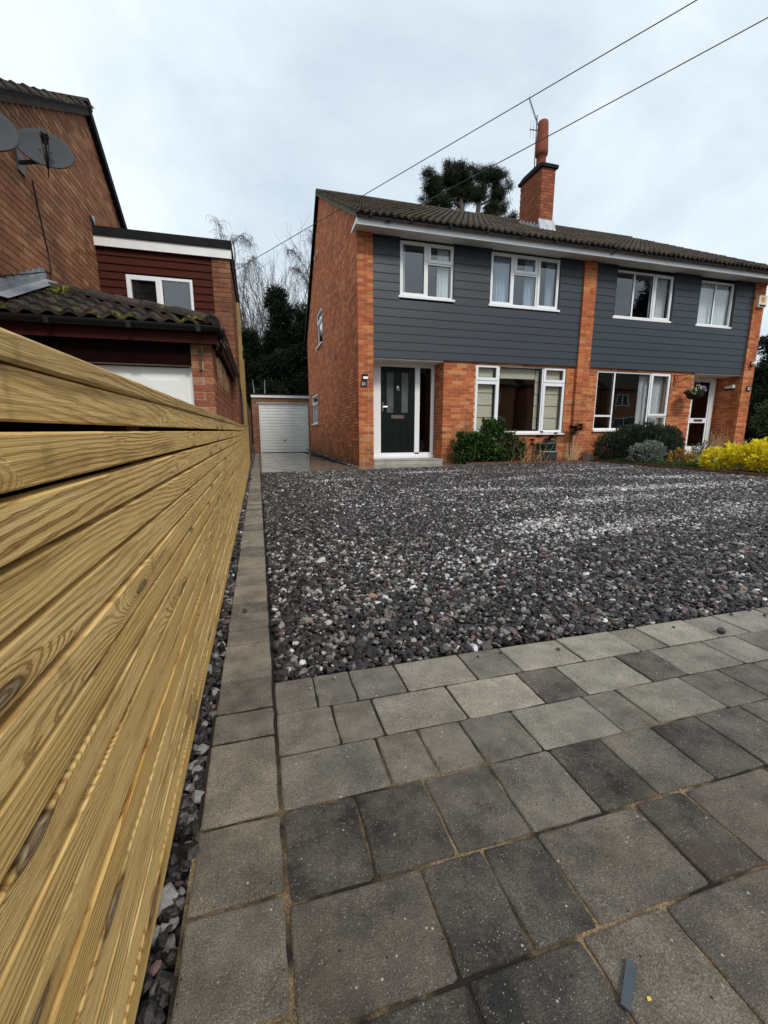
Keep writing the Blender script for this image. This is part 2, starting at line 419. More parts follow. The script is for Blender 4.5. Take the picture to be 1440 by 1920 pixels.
# wet porcelain slabs towards the garage
b = B('slab_wet', 0.07, 0.6)
p = b.pos(); r = b.attr('rnd')
g = b.noise(b.scale(p, (0.7, 5, 1)), 3.0, 4, 0.6)
b.col(b.mix(r * 0.5, b.ramp(g, [(0.3, (0.155, 0.135, 0.11)), (0.7, (0.25, 0.22, 0.18))]), (0.16, 0.145, 0.125)))
b.rough(b.ramp(b.noise(p, 2.2, 3), [(0.4, 0.05), (0.62, 0.20)]))
b.bump(b.noise(b.scale(p, (1, 3, 1)), 2.5, 2), 0.10, 0.01); M['slab_wet'] = b.mat
simple('slab_step', (0.36, 0.345, 0.30), 0.5, 0.2, 5)
simple('slab_joint', (0.05, 0.045, 0.04), 0.9, 0.2)

# gravel: colour per stone comes with the instance
b = B('gravel_stone', 0.34, 0.35)
p = b.pos()
tc = b.attr('tint', 'INSTANCER', 'Color')
nz = b.noise(p, 130, 4, 0.7)
c = b.mix(b.step(nz, 0.45, 0.75) * 0.45, tc, b.mix(1.0, tc, (2.0, 1.9, 1.9), 'MULTIPLY'))
c = b.mix(b.step(b.noise(p, 300, 2, 0.6), 0.62, 0.72) * 0.25, c, (0.35, 0.33, 0.32))
b.col(c); b.rough(b.ramp(nz, [(0.3, 0.30), (0.7, 0.6)])); b.bump(nz, 0.5, 0.004); M['gravel_stone'] = b.mat
simple('gravel_bed', (0.012, 0.011, 0.011), 0.9, 0.3, 30)
simple('stone_dark', (0.035, 0.033, 0.036), 0.4, 0.3, 60)

# ------------------------------------------------------------------ mesh helpers
def link(o, parent=None):
    COL.objects.link(o)
    if parent is not None:
        o.parent = parent
        if parent.type == 'EMPTY':
            o.matrix_parent_inverse = Matrix.Translation(-Vector(parent.location))
        else:
            o.matrix_parent_inverse = Matrix.Identity(4)
    return o

def tag(o, label=None, cat=None, group=None, kind=None):
    if label: o['label'] = label
    if cat: o['category'] = cat
    if group: o['group'] = group
    if kind: o['kind'] = kind
    return o

def thing(name, loc, label, cat, group=None):
    o = bpy.data.objects.new(name, None)
    o.empty_display_size = 0.1
    o.location = loc
    COL.objects.link(o)
    return tag(o, label, cat, group)

class MB:
    def __init__(s): s.v, s.f, s.a, s.cur = [], [], [], 0.5
    def add(s, vs, fs):
        k = len(s.v); s.v += [tuple(q) for q in vs]
        for f in fs: s.f.append(tuple(i + k for i in f)); s.a.append(s.cur)
        return s
    def box(s, x0, x1, y0, y1, z0, z1):
        return s.add([(x0, y0, z0), (x1, y0, z0), (x1, y1, z0), (x0, y1, z0), (x0, y0, z1), (x1, y0, z1), (x1, y1, z1), (x0, y1, z1)],
                     [(0, 3, 2, 1), (4, 5, 6, 7), (0, 1, 5, 4), (1, 2, 6, 5), (2, 3, 7, 6), (3, 0, 4, 7)])
    def quad(s, *q): return s.add(q, [tuple(range(len(q)))])
    def prism(s, poly, axis, a0, a1):
        n = len(poly)
        def pt(u, v, w): return {'X': (w, u, v), 'Y': (u, w, v), 'Z': (u, v, w)}[axis]
        vs = [pt(u, v, a0) for u, v in poly] + [pt(u, v, a1) for u, v in poly]
        return s.add(vs, [tuple(range(n))[::-1], tuple(range(n, 2 * n))] + [(i, (i + 1) % n, n + (i + 1) % n, n + i) for i in range(n)])
    def tube(s, pts, r, n=6, cap=True):
        pts = [Vector(q) for q in pts]
        if not isinstance(r, (list, tuple)): r = [r] * len(pts)
        vs, fs = [], []
        for i, q in enumerate(pts):
            d = (pts[min(i + 1, len(pts) - 1)] - pts[max(i - 1, 0)])
            d = d.normalized() if d.length > 1e-9 else Vector((0, 0, 1))
            a = d.cross(Vector((0, 0, 1)) if abs(d.z) < 0.9 else Vector((1, 0, 0))).normalized(); c = d.cross(a)
            for j in range(n):
                t = 2 * math.pi * j / n
                vs.append(q + (a * math.cos(t) + c * math.sin(t)) * r[i])
        for i in range(len(pts) - 1):
            for j in range(n):
                fs.append((i * n + j, i * n + (j + 1) % n, (i + 1) * n + (j + 1) % n, (i + 1) * n + j))
        if cap: fs += [tuple(range(n))[::-1], tuple(range((len(pts) - 1) * n, len(pts) * n))]
        return s.add(vs, fs)
    def lathe(s, c, prof, n=20, squash=(1, 1)):
        vs, fs = [], []
        for rr, z in prof:
            for j in range(n):
                t = 2 * math.pi * j / n
                vs.append((c[0] + rr * math.cos(t) * squash[0], c[1] + rr * math.sin(t) * squash[1], c[2] + z))
        for i in range(len(prof) - 1):
            for j in range(n):
                fs.append((i * n + j, i * n + (j + 1) % n, (i + 1) * n + (j + 1) % n, (i + 1) * n + j))
        return s.add(vs, fs)
    def mesh(s, name, mat, smooth=False):
        me = bpy.data.meshes.new(name)
        me.from_pydata(s.v, [], s.f)
        at = me.attributes.new('rnd', 'FLOAT', 'FACE')
        at.data.foreach_set('value', np.array(s.a, dtype=np.float32))
        if mat: me.materials.append(M[mat] if isinstance(mat, str) else mat)
        if smooth: me.shade_smooth()
        me.update()
        return me
    def build(s, name, mat, parent=None, smooth=False):
        o = bpy.data.objects.new(name, s.mesh(name, mat, smooth))
        return link(o, parent)

def mbox(name, mat, parent, *c):
    return MB().box(*c).build(name, mat, parent)

def slab_with_holes(mb, plane, f, back, u0, u1, z0, z1, holes):
    """wall leaf between depth f (face) and back, with rectangular holes"""
    us = sorted({u0, u1} | {min(max(h[i], u0), u1) for h in holes for i in (0, 1)})
    zs = sorted({z0, z1} | {min(max(h[i], z0), z1) for h in holes for i in (2, 3)})
    def hole(a, c): return any(h[0] < a < h[1] and h[2] < c < h[3] for h in holes)
    solid = {}
    for i in range(len(us) - 1):
        for j in range(len(zs) - 1):
            solid[i, j] = not hole((us[i] + us[i + 1]) / 2, (zs[j] + zs[j + 1]) / 2)
    P_ = (lambda u, d, z: (u, d, z)) if plane == 'Y' else (lambda u, d, z: (d, u, z))
    for (i, j), k in solid.items():
        if not k: continue
        a, c, lo, hi = us[i], us[i + 1], zs[j], zs[j + 1]
        mb.quad(P_(a, f, lo), P_(c, f, lo), P_(c, f, hi), P_(a, f, hi))
        mb.quad(P_(a, back, lo), P_(a, back, hi), P_(c, back, hi), P_(c, back, lo))
        if not solid.get((i - 1, j)): mb.quad(P_(a, f, lo), P_(a, f, hi), P_(a, back, hi), P_(a, back, lo))
        if not solid.get((i + 1, j)): mb.quad(P_(c, f, lo), P_(c, back, lo), P_(c, back, hi), P_(c, f, hi))
        if not solid.get((i, j - 1)): mb.quad(P_(a, f, lo), P_(a, back, lo), P_(c, back, lo), P_(c, f, lo))
        if not solid.get((i, j + 1)): mb.quad(P_(a, f, hi), P_(c, f, hi), P_(c, back, hi), P_(a, back, hi))

# ------------------------------------------------------------------ brickwork
CAMV = Vector((0, 0, CAM_Z))
FW = Vector((math.sin(R(16.06)) * math.cos(R(10.641)), math.cos(R(16.06)) * math.cos(R(10.641)), -math.sin(R(10.641))))
class Brickwork:
    """collects the bricks of one building; the largest 300 in view become parts, the rest one mesh per wall"""
    def __init__(s): s.items, s.cache = [], {}
    def wall(s, owner, mat, plane, face, sgn, u0, u1, z0, z1, holes=(), lim=None, depth=0.09, off=0, weight=1.0, course=0.075, pitch=0.225):
        n = int(math.ceil((z1 - z0) / course - 1e-6))
        for i in range(n):
            a = z0 + i * course
            b_ = min(a + course - 0.010, z1)
            if b_ - a < 0.02: continue
            iv = [(u0, u1)] if lim is None else [lim(b_)]
            for h in holes:
                if min(b_, h[3]) - max(a, h[2]) > 0.03:
                    nv = []
                    for p_, q_ in iv:
                        if h[1] <= p_ or h[0] >= q_: nv.append((p_, q_)); continue
                        if h[0] > p_: nv.append((p_, h[0]))
                        if h[1] < q_: nv.append((h[1], q_))
                    iv = nv
            sh = (pitch / 2 if (i + off) % 2 else 0.0)
            for p_, q_ in iv:
                k = math.floor((p_ - u0 - sh) / pitch)
                while True:
                    l = u0 + sh + k * pitch; r_ = l + pitch - 0.010; k += 1
                    if l >= q_ - 0.02: break
                    l2, r2 = max(l, p_), min(r_, q_)
                    if r2 - l2 < 0.03: continue
                    s.items.append((owner, mat, plane, face, sgn, l2, r2, a, b_, depth, weight))
    def build(s, limit=300):
        def size(it):
            owner, mat, plane, face, sgn, l, r_, a, b_, dp, w = it
            c = Vector(((l + r_) / 2, face, (a + b_) / 2)) if plane == 'Y' else Vector((face, (l + r_) / 2, (a + b_) / 2))
            d = c - CAMV; z = d.dot(FW)
            if z < 0.3: return 0
            nrm = Vector((0, sgn, 0)) if plane == 'Y' else Vector((sgn, 0, 0))
            fc = -d.normalized().dot(nrm)
            lx = d.dot(Vector((math.cos(R(16.06)), -math.sin(R(16.06)), 0))) / z
            if fc <= 0 or abs(lx) > 0.9: return 0
            return w * (r_ - l) * fc / d.length_squared
        its = sorted(s.items, key=size, reverse=True)
        rest = {}
        q = random.Random(3)
        for n, it in enumerate(its):
            owner, mat, plane, face, sgn, l, r_, a, b_, dp, w = it
            jit = q.uniform(-0.0025, 0.0025)
            f0 = face + jit * 1.0
            d0, d1 = sorted((f0, face - sgn * dp))
            if n < limit and size(it) > 0:
                key = (plane, mat, round(r_ - l, 3), round(b_ - a, 3), round(dp, 3), q.randrange(10))
                if key not in s.cache:
                    mb = MB(); mb.cur = q.random(); h = (r_ - l) / 2; e = 0.0
                    hz = (b_ - a) / 2; hd = dp / 2
                    if plane == 'Y': mb.box(-h, h, -hd, hd, -hz, hz)
                    else: mb.box(-hd, hd, -h, h, -hz, hz)
                    s.cache[key] = mb.mesh('brick', mat)
                o = bpy.data.objects.new('brick', s.cache[key])
                cd = f0 - sgn * dp / 2
                o.location = ((l + r_) / 2, cd, (a + b_) / 2) if plane == 'Y' else (cd, (l + r_) / 2, (a + b_) / 2)
                link(o, owner)
            else:
                mb = rest.setdefault((owner.name, mat), (owner, MB()))[1]
                mb.cur = q.random()
                if plane == 'Y': mb.box(l, r_, d0, d1, a, b_)
                else: mb.box(d0, d1, l, r_, a, b_)
        for (nm, mat), (owner, mb) in rest.items():
            tag(mb.build('brickwork', mat, owner), kind='stuff')

# ------------------------------------------------------------------ roof tiles
def tile_mesh(cache={}, mat='tile_brown', var=0, w=0.30, length=0.42, roll=0.040):
    k = (mat, var, w)
    if k not in cache:
        mb = MB(); mb.cur = (var + 0.5) / 8
        prof = [(0.0, 0.0), (0.10, 0.0), (0.20, 0.75), (0.29, 1.0), (0.38, 0.75), (0.48, 0.0), (0.60, 0.0), (0.70, 0.75), (0.79, 1.0), (0.88, 0.75), (0.98, 0.0), (1.0, 0.0)]
        q = random.Random(var)
        n = len(prof); vs = []
        for yy in (0.0, length):
            for uu, hh in prof: vs.append((uu * w, yy, hh * roll + 0.026 + (q.uniform(-0.003, 0.003) if yy == 0 else 0)))
        for uu, hh in prof: vs.append((uu * w, 0.0, hh * roll * 0.8 - 0.006))
        fs = [(i, i + 1, n + i + 1, n + i) for i in range(n - 1)] + [(2 * n + i, 2 * n + i + 1, i + 1, i) for i in range(n - 1)]
        fs += [(0, n, 2 * n), (n - 1, 3 * n - 1, 2 * n - 1)]
        mb.add(vs, fs); cache[k] = mb.mesh('roof_tile', mat)
    return cache[k]

def roof_tiles(owner, mat, x0, x1, y0, z0, y1, z1, gauge=0.335, w=0.30, limit=300, keep=None, roll=0.052, seed=1, count=[0]):
    """tiles laid from an eave line (y0,z0) up to (y1,z1), running along X"""
    q = random.Random(seed)
    pitch = math.atan2(z1 - z0, abs(y1 - y0)); L = math.hypot(z1 - z0, y1 - y0); sg = 1 if y1 > y0 else -1
    rows = int(L / gauge) + 1; cols = int(math.ceil((x1 - x0) / w))
    rest = MB(); n = 0
    tilt = math.atan2(0.034, gauge)
    for r_ in range(rows):
        for c in range(cols):
            s_ = r_ * gauge + (0.0 if r_ else 0.0)
            xx = x0 + c * w; yy = y0 + sg * s_ * math.cos(pitch); zz = z0 + s_ * math.sin(pitch)
            if keep and not keep(xx + w / 2, yy, zz): continue
            me = tile_mesh(mat=mat, var=q.randrange(8), w=w, roll=roll, length=min(0.42, L - s_ + 0.05))if r_ < rows - 1 else tile_mesh(mat=mat, var=q.randrange(8), w=w, roll=roll)
            mtx = Matrix.Translation((xx, yy, zz + q.uniform(-0.003, 0.003))) @ Matrix.Rotation(pitch - tilt + q.uniform(-0.008, 0.008), 4, 'X') @ Matrix.Rotation(q.uniform(-0.006, 0.006), 4, 'Z')
            if sg < 0:
                mtx = Matrix.Translation((xx + w, yy, zz)) @ Matrix.Rotation(math.pi, 4, 'Z') @ Matrix.Rotation(pitch - tilt, 4, 'X')
            if n < limit:
                o = bpy.data.objects.new('roof_tile', me); link(o, owner)
                o.matrix_basis = mtx
            else:
                rest.cur = q.random()
                rest.add([mtx @ v.co for v in me.vertices], [tuple(p.vertices) for p in me.polygons])
            n += 1
    if rest.v: tag(rest.build('roof_tiling', mat, owner), kind='stuff')

# ------------------------------------------------------------------ windows
def window(parent, plane, face, sgn, u0, u1, z0, z1, cells, sill=True, fw=0.055, name='window', sill_out=0.05, glassmat='glass'):
    """frame set at depth face, looking towards sgn; cells = (u0,u1,z0,z1,sash)"""
    dd = 0.06
    def bx(mb, a, c, d0, d1, lo, hi):
        d0, d1 = sorted((d0, d1))
        if plane == 'Y': mb.box(a, c, d0, d1, lo, hi)
        else: mb.box(d0, d1, a, c, lo, hi)
    def ring(mb, a, c, lo, hi, w, d0, d1):
        bx(mb, a, a + w, d0, d1, lo, hi); bx(mb, c - w, c, d0, d1, lo, hi)
        bx(mb, a + w, c - w, d0, d1, lo, lo + w); bx(mb, a + w, c - w, d0, d1, hi - w, hi)
    f = MB(); back = face - sgn * dd
    ring(f, u0, u1, z0, z1, fw * 0.8, face, back)
    for (a, c, lo, hi, sash) in cells:       # mullions and transoms: borders of each cell
        h = fw * 0.4
        if a > u0 + 0.01: bx(f, a - h, a + h, face - sgn * 0.004, back, lo, hi)
        if lo > z0 + 0.01: bx(f, a + h, c - h, face - sgn * 0.006, back, lo - h, lo + h)
    w = f.build(name, 'upvc_white', parent)
    for (a, c, lo, hi, sash) in cells:
        g = fw * 0.5
        a2, c2, lo2, hi2 = a + g, c - g, lo + g, hi - g
        if sash:
            sb = MB(); ring(sb, a2 - 0.012, c2 + 0.012, lo2 - 0.012, hi2 + 0.012, 0.058, face + sgn * 0.018, face - sgn * 0.03)
            sb.build('sash', 'upvc_white', w)
            a2 += 0.045; c2 -= 0.045; lo2 += 0.045; hi2 -= 0.045
        gk = MB(); ring(gk, a2 - 0.004, c2 + 0.004, lo2 - 0.004, hi2 + 0.004, 0.010, face - sgn * 0.014, face - sgn * 0.03)
        gk.build('gasket', 'gasket', w)
        pb = MB(); bx(pb, a2, c2, face - sgn * 0.020, face - sgn * 0.024, lo2, hi2)
        pb.build('pane', glassmat, w)
    if sill:
        sb = MB(); bx(sb, u0 - 0.03, u1 + 0.03, face + sgn * (sill_out + 0.02), face - sgn * 0.02, z0 - 0.045, z0 - 0.002)
        sb.build('sill', 'upvc_white', w)
    return w

def curtain(name, mat, x0, x1, y, z0, z1, label, folds=6, amp=0.02):
    mb = MB(); n = folds * 6
    for j in range(n):
        a = x0 + (x1 - x0) * j / n; c = x0 + (x1 - x0) * (j + 1) / n
        ya = y + amp * math.sin(j / 6 * 2 * math.pi) + amp * 0.4 * math.sin(j * 0.9); yc = y + amp * math.sin((j + 1) / 6 * 2 * math.pi) + amp * 0.4 * math.sin((j + 1) * 0.9)
        mb.quad((a, ya, z0), (c, yc, z0), (c, yc, z1), (a, ya, z1))
        mb.quad((a, ya + 0.006, z0), (a, ya + 0.006, z1), (c, yc + 0.006, z1), (c, yc + 0.006, z0))
    return tag(mb.build(name, mat, None, True), label, 'curtain')

def text_mesh(s, size, mat, loc, parent, depth=0.002):
    cu = bpy.data.curves.new('digits', 'FONT'); cu.body = s; cu.size = size; cu.extrude = depth; cu.align_x = 'CENTER'; cu.align_y = 'CENTER'; cu.offset = size * 0.012
    o = bpy.data.objects.new('tmp', cu); COL.objects.link(o)
    dg = bpy.context.evaluated_depsgraph_get()
    me = bpy.data.meshes.new_from_object(o.evaluated_get(dg)); bpy.data.objects.remove(o)
    me.transform(Matrix.Translation(loc) @ Matrix.Rotation(math.pi / 2, 4, 'X'))
    me.materials.clear(); me.materials.append(M[mat])
    return link(bpy.data.objects.new('digits', me), parent)

# ================================================================== GROUND
def structure(o): return tag(o, kind='structure')

structure(MB().quad((-150, -60, -0.65), (150, -60, -0.65), (150, 260, -0.65), (-150, 260, -0.65)).build('ground', 'ground_soil'))
# raised terrace the two houses and the drive stand on
structure(MB().box(-0.36, 60, -7.0, 7.9, -0.7, -0.075).box(4.6, 60, 7.9, 9.5, -0.7, -0.075).build('terrace', 'ground_soil'))
structure(MB().box(13.7, 60, 9.5, 60, -0.7, -0.08).box(-0.36, 60, 18.7, 60, -0.7, -0.32).build('back_garden', 'ground_soil'))
structure(MB().box(-60, 60, -14, -7.0, -0.7, -0.05).build('road', 'tarmac'))

# gravel bed under the stones
structure(MB().box(0.0, 8.02, 1.235, 8.9, -0.074, -0.030).build('gravel_base', 'gravel_bed'))
structure(MB().box(-0.36, -0.150, -0.6, 20.3, -0.3, -0.040).build('strip_base', 'gravel_bed'))

# ---- block paving: five courses measured from their lengths, then more towards the street
paving = structure(MB().box(-0.152, 4.6, -2.0, 1.24, -0.074, -0.0045).build('block_paving', 'joint_sand'))
rows = [
 (1.235, 1.078, [0.008, .124, .235, .385, .613, .77, 1.005, 1.24, 1.36, 1.60, 1.76, 2.0, 2.12, 2.36, 2.52, 2.76, 3.0, 3.12, 3.36, 3.52, 3.76, 4.0, 4.16, 4.40],
  [.50, .52, .55, .74, .56, .86, .84, .60, .85, .70, .82, .6, .8, .7, .62, .8, .7, .6, .8, .7, .6, .8, .7]),
 (1.078, 0.920, [0.008, .157, .27, .50, .74, .882, 1.12, 1.26, 1.50, 1.66, 1.90, 2.02, 2.26, 2.42, 2.66, 2.78, 3.02, 3.26, 3.42, 3.66, 3.9, 4.06, 4.30],
  [.56, .54, .72, .86, .36, .76, .32, .66, .70, .5, .72, .5, .8, .6, .7, .5, .7, .6, .8, .6, .5, .7]),
 (0.920, 0.765, [0.008, .240, .350, .467, .620, .852, .97, 1.21, 1.37, 1.52, 1.76, 1.88, 2.12, 2.28, 2.52, 2.68, 2.92, 3.04, 3.28, 3.52, 3.68, 3.9],
  [.58, .56, .58, .50, .72, .52, .66, .44, .40, .5, .6, .5, .6, .7, .5, .6, .5, .7, .6, .5, .6]),
 (0.765, 0.585, [0.008, .155, .308, .463, .626, .77, .927, 1.08, 1.24, 1.48, 1.60, 1.84, 2.0, 2.24, 2.40, 2.64, 2.8, 3.0, 3.24, 3.4],
  [.20, .22, .40, .52, .17, .46, .30, .38, .4, .5, .4, .5, .4, .5, .6, .4, .5, .4, .5]),
 (0.585, 0.420, [0.008, .232, .352, .466, .697, .823, 1.06, 1.18, 1.42, 1.58, 1.82, 1.98, 2.22, 2.34, 2.58, 2.82, 3.0],
  [.40, .18, .20, .45, .18, .47, .3, .4, .5, .4, .3, .5, .4, .4, .5, .4]),
 (0.420, 0.263, [0.008, .240, .427, .585, .820, .98, 1.10, 1.34, 1.5, 1.74, 1.9, 2.14, 2.3, 2.54],
  [.20, .20, .56, .50, .24, .4, .5, .4, .5, .4, .5, .4, .5]),
]
yy = 0.263; q = random.Random(11)
while yy > -1.9:
    xs = [0.008]
    while xs[-1] < 2.4: xs.append(xs[-1] + q.choice([0.118, 0.157, 0.235]))
    rows.append((yy, yy - 0.157, xs, [q.choice([.2, .35, .45, .55, .6, .75]) for _ in xs])); yy -= 0.157

def paver(x0, x1, y0, y1, tone, warm, q, top=0.0):
    g = 0.0012 + q.uniform(0, 0.0012)
    gy = g + (0.0010 if y1 < 0.78 else (0.0020 if x0 < -0.1 else 0.0))
    x0 += g; x1 -= g; y0 += gy; y1 -= gy
    cx, cy = (x0 + x1) / 2, (y0 + y1) / 2
    def outline(ins, jit):
        pts = []
        hx, hy = (x1 - x0) / 2 - ins, (y1 - y0) / 2 - ins
        rr = 0.0065
        for sx, sy, a0 in ((1, 1, 0), (-1, 1, 90), (-1, -1, 180), (1, -1, 270)):
            for t in (8, 45, 82):
                a = R(a0 + t)
                pts.append((sx * (hx - rr) + rr * math.cos(a), sy * (hy - rr) + rr * math.sin(a)))
            # intermediate points along the next side
            nx = {(1, 1): (-1, 1), (-1, 1): (-1, -1), (-1, -1): (1, -1), (1, -1): (1, 1)}[(sx, sy)]
            for t in (0.25, 0.5, 0.75):
                pts.append((sx * hx * (1 - t) + nx[0] * hx * t if sx != nx[0] else sx * hx, sy * hy * (1 - t) + nx[1] * hy * t if sy != nx[1] else sy * hy))
        return pts
    base = outline(0, 0)
    jx = [(q.uniform(-1, 1) * 0.0016, q.uniform(-1, 1) * 0.0016) for _ in base]
    n = len(base); vs = []
    for ins, z in ((0.0, -0.05), (0.0, -0.0065), (0.0013, -0.0018), (0.0045, 0.0)):
        o_ = outline(ins, 0)
        for (a, b2), (dx, dy) in zip(o_, jx): vs.append((a + dx, b2 + dy, z))
    vs.append((0, 0, 0.0006))
    fs = []
    for k in range(3):
        for i in range(n): fs.append((k * n + i, k * n + (i + 1) % n, (k + 1) * n + (i + 1) % n, (k + 1) * n + i))
    fs += [(3 * n + i, 3 * n + (i + 1) % n, 4 * n) for i in range(n)]
    mb = MB(); mb.cur = tone; mb.add(vs, fs)
    me = mb.mesh('paver', 'paver')
    at = me.attributes.new('rnd2', 'FLOAT', 'FACE'); at.data.foreach_set('value', np.full(len(fs), warm, np.float32))
    o = bpy.data.objects.new('paver', me); o.location = (cx, cy, top + q.uniform(-0.0016, 0.0010))
    o.rotation_euler = (q.uniform(-0.006, 0.006), q.uniform(-0.006, 0.006), q.uniform(-0.004, 0.004))
    link(o, paving); return o

q = random.Random(5)
for k, (ya, yb, xs, tones) in enumerate(rows):
    for i in range(len(xs) - 1):
        if xs[i] > 2.6 + ya * 1.3: break
        warm = q.uniform(0.0, 0.35) if k < 3 else q.uniform(0.15, 0.8)
        paver(xs[i], xs[i + 1], yb, ya, (tones[i] if i < len(tones) else 0.5) * 1.12 - (0.03 if k < 3 else 0.055) + q.uniform(-.03, .03), warm, q)
# single-width edging course beside the timber screen
ej = [-1.78, -1.54, -1.42, -1.19, -1.03, -.80, -.64, -.40, -.28, -.05, .11, .29, .45, .607, .763, 1.0, 1.117, 1.275, 1.51, 1.63, 1.79, 1.905, 2.14, 2.30, 2.42, 2.65]
while ej[-1] < 20.0: ej.append(ej[-1] + q.choice([0.118, 0.157, 0.235]))
for i in range(len(ej) - 1):
    ya = ej[i]
    dz = 0.0 if ya < 8 else -(ya - 8) * 0.019
    if i % 40 == 0: pass
    paver(-0.148, 0.0045, ej[i], ej[i + 1], q.uniform(0.44, 0.72), q.uniform(0.3, 0.8), q, dz)

# ---- wet slabs between the gravel and the garage, and along the front of the house
def slope_z(y): return 0.0 if y < 8.3 else -(y - 8.3) * 0.0185
slabs = structure(MB().quad((0.008, 8.2, -0.024), (2.10, 8.45, -0.024), (2.10, 20.4, -0.26), (0.008, 20.4, -0.26)).quad((2.10, 8.45, -0.024), (4.55, 8.62, -0.024), (4.55, 9.5, -0.03), (2.10, 9.5, -0.03)).build('paved_drive', 'slab_joint'))
q = random.Random(21)
def slab(pts, zf, th=0.03):
    mb = MB(); mb.cur = q.random(); n = len(pts)
    cx = sum(a for a, _ in pts) / n; cy = sum(c for _, c in pts) / n
    ins = [(cx + (a - cx) * (1 - 0.006 / max(abs(a - cx), .02)), cy + (c - cy) * (1 - 0.005 / max(abs(c - cy), .02))) for a, c in pts]
    vs = [(a, c, zf(c) - th) for a, c in ins] + [(a, c, zf(c)) for a, c in ins]
    mb.add(vs, [tuple(range(n, 2 * n))] + [(i, (i + 1) % n, n + (i + 1) % n, n + i) for i in range(n)])
    mb.build('slab', 'slab_wet', slabs)
fr = lambda x: 8.20 + (x - 0.008) * 0.0935
ys = [None] + [9.0 + 0.6 * k for k in range(20)]
for k in range(19):
    xs = [0.008, 0.92, 1.90] if k % 2 else [0.008, 0.46, 1.38, 1.90]
    for i in range(len(xs) - 1):
        a, c = xs[i], xs[i + 1]
        y1 = ys[k + 1]
        if k == 0: slab([(a, fr(a)), (c, fr(c)), (c, y1), (a, y1)], slope_z)
        else: slab([(a, ys[k]), (c, ys[k]), (c, y1), (a, y1)], slope_z)
for a, c in ((1.90, 2.45), (2.45, 3.35), (3.35, 4.11), (4.11, 4.5)):
    slab([(a, fr(a)), (c, fr(c)), (c, 9.31), (a, 9.31)] if a > 1.95 else [(a, fr(a)), (c, fr(c)), (c, 9.30), (a, 9.30)], lambda y: 0.0)

# ================================================================== GRAVEL (stones instanced in one object each)
def stone_tree():
    ng = bpy.data.node_groups.new('stones', 'GeometryNodeTree')
    ng.interface.new_socket('Geometry', in_out='INPUT', socket_type='NodeSocketGeometry')
    ng.interface.new_socket('Geometry', in_out='OUTPUT', socket_type='NodeSocketGeometry')
    N = ng.nodes.new; Lk = ng.links.new
    gi = N('NodeGroupInput'); go = N('NodeGroupOutput')
    join = N('GeometryNodeJoinGeometry')
    for v in range(7):
        ico = N('GeometryNodeMeshIcoSphere'); ico.inputs['Radius'].default_value = 1.0; ico.inputs['Subdivisions'].default_value = 1 if v in (1, 3, 5) else 2
        ps = N('GeometryNodeInputPosition'); nz = N('ShaderNodeTexNoise'); nz.noise_dimensions = '4D'
        nz.inputs['W'].default_value = v * 3.7; nz.inputs['Scale'].default_value = 0.85; nz.inputs['Detail'].default_value = 1.5
        Lk(ps.outputs[0], nz.inputs['Vector'])
        sub = N('ShaderNodeVectorMath'); sub.operation = 'SUBTRACT'; sub.inputs[1].default_value = (0.5, 0.5, 0.5); Lk(nz.outputs[1], sub.inputs[0])
        sc = N('ShaderNodeVectorMath'); sc.operation = 'SCALE'; sc.inputs[3].default_value = 1.9; Lk(sub.outputs[0], sc.inputs[0])
        sp = N('GeometryNodeSetPosition'); Lk(ico.outputs[0], sp.inputs[0]); Lk(sc.outputs[0], sp.inputs['Offset'])
        sh = N('GeometryNodeSetShadeSmooth'); sh.inputs['Shade Smooth'].default_value = False; Lk(sp.outputs[0], sh.inputs[0])
        sm = N('GeometryNodeSetMaterial'); sm.inputs['Material'].default_value = M['gravel_stone']; Lk(sh.outputs[0], sm.inputs[0])
        ti = N('GeometryNodeGeometryToInstance'); Lk(sm.outputs[0], ti.inputs[0]); Lk(ti.outputs[0], join.inputs[0])
    iop = N('GeometryNodeInstanceOnPoints'); iop.inputs['Pick Instance'].default_value = True
    Lk(gi.outputs[0], iop.inputs['Points']); Lk(join.outputs[0], iop.inputs['Instance'])
    def at(nm, ty):
        k = N('GeometryNodeInputNamedAttribute'); k.data_type = ty; k.inputs[0].default_value = nm; return k.outputs[0]
    Lk(at('pick', 'INT'), iop.inputs['Instance Index'])
    Lk(at('rot', 'FLOAT_VECTOR'), iop.inputs['Rotation'])
    Lk(at('scl', 'FLOAT_VECTOR'), iop.inputs['Scale'])
    Lk(iop.outputs[0], go.inputs[0])
    return ng
STONES = stone_tree()

def vnoise(x, y, s, seed):
    g = np.random.default_rng(seed).random((64, 64))
    fx, fy = x * s, y * s
    i, j = np.floor(fx).astype(int), np.floor(fy).astype(int); u, v = fx - i, fy - j
    u = u * u * (3 - 2 * u); v = v * v * (3 - 2 * v)
    a = lambda k, l: g[(i + k) % 64, (j + l) % 64]
    return (a(0, 0) * (1 - u) + a(1, 0) * u) * (1 - v) + (a(0, 1) * (1 - u) + a(1, 1) * u) * v

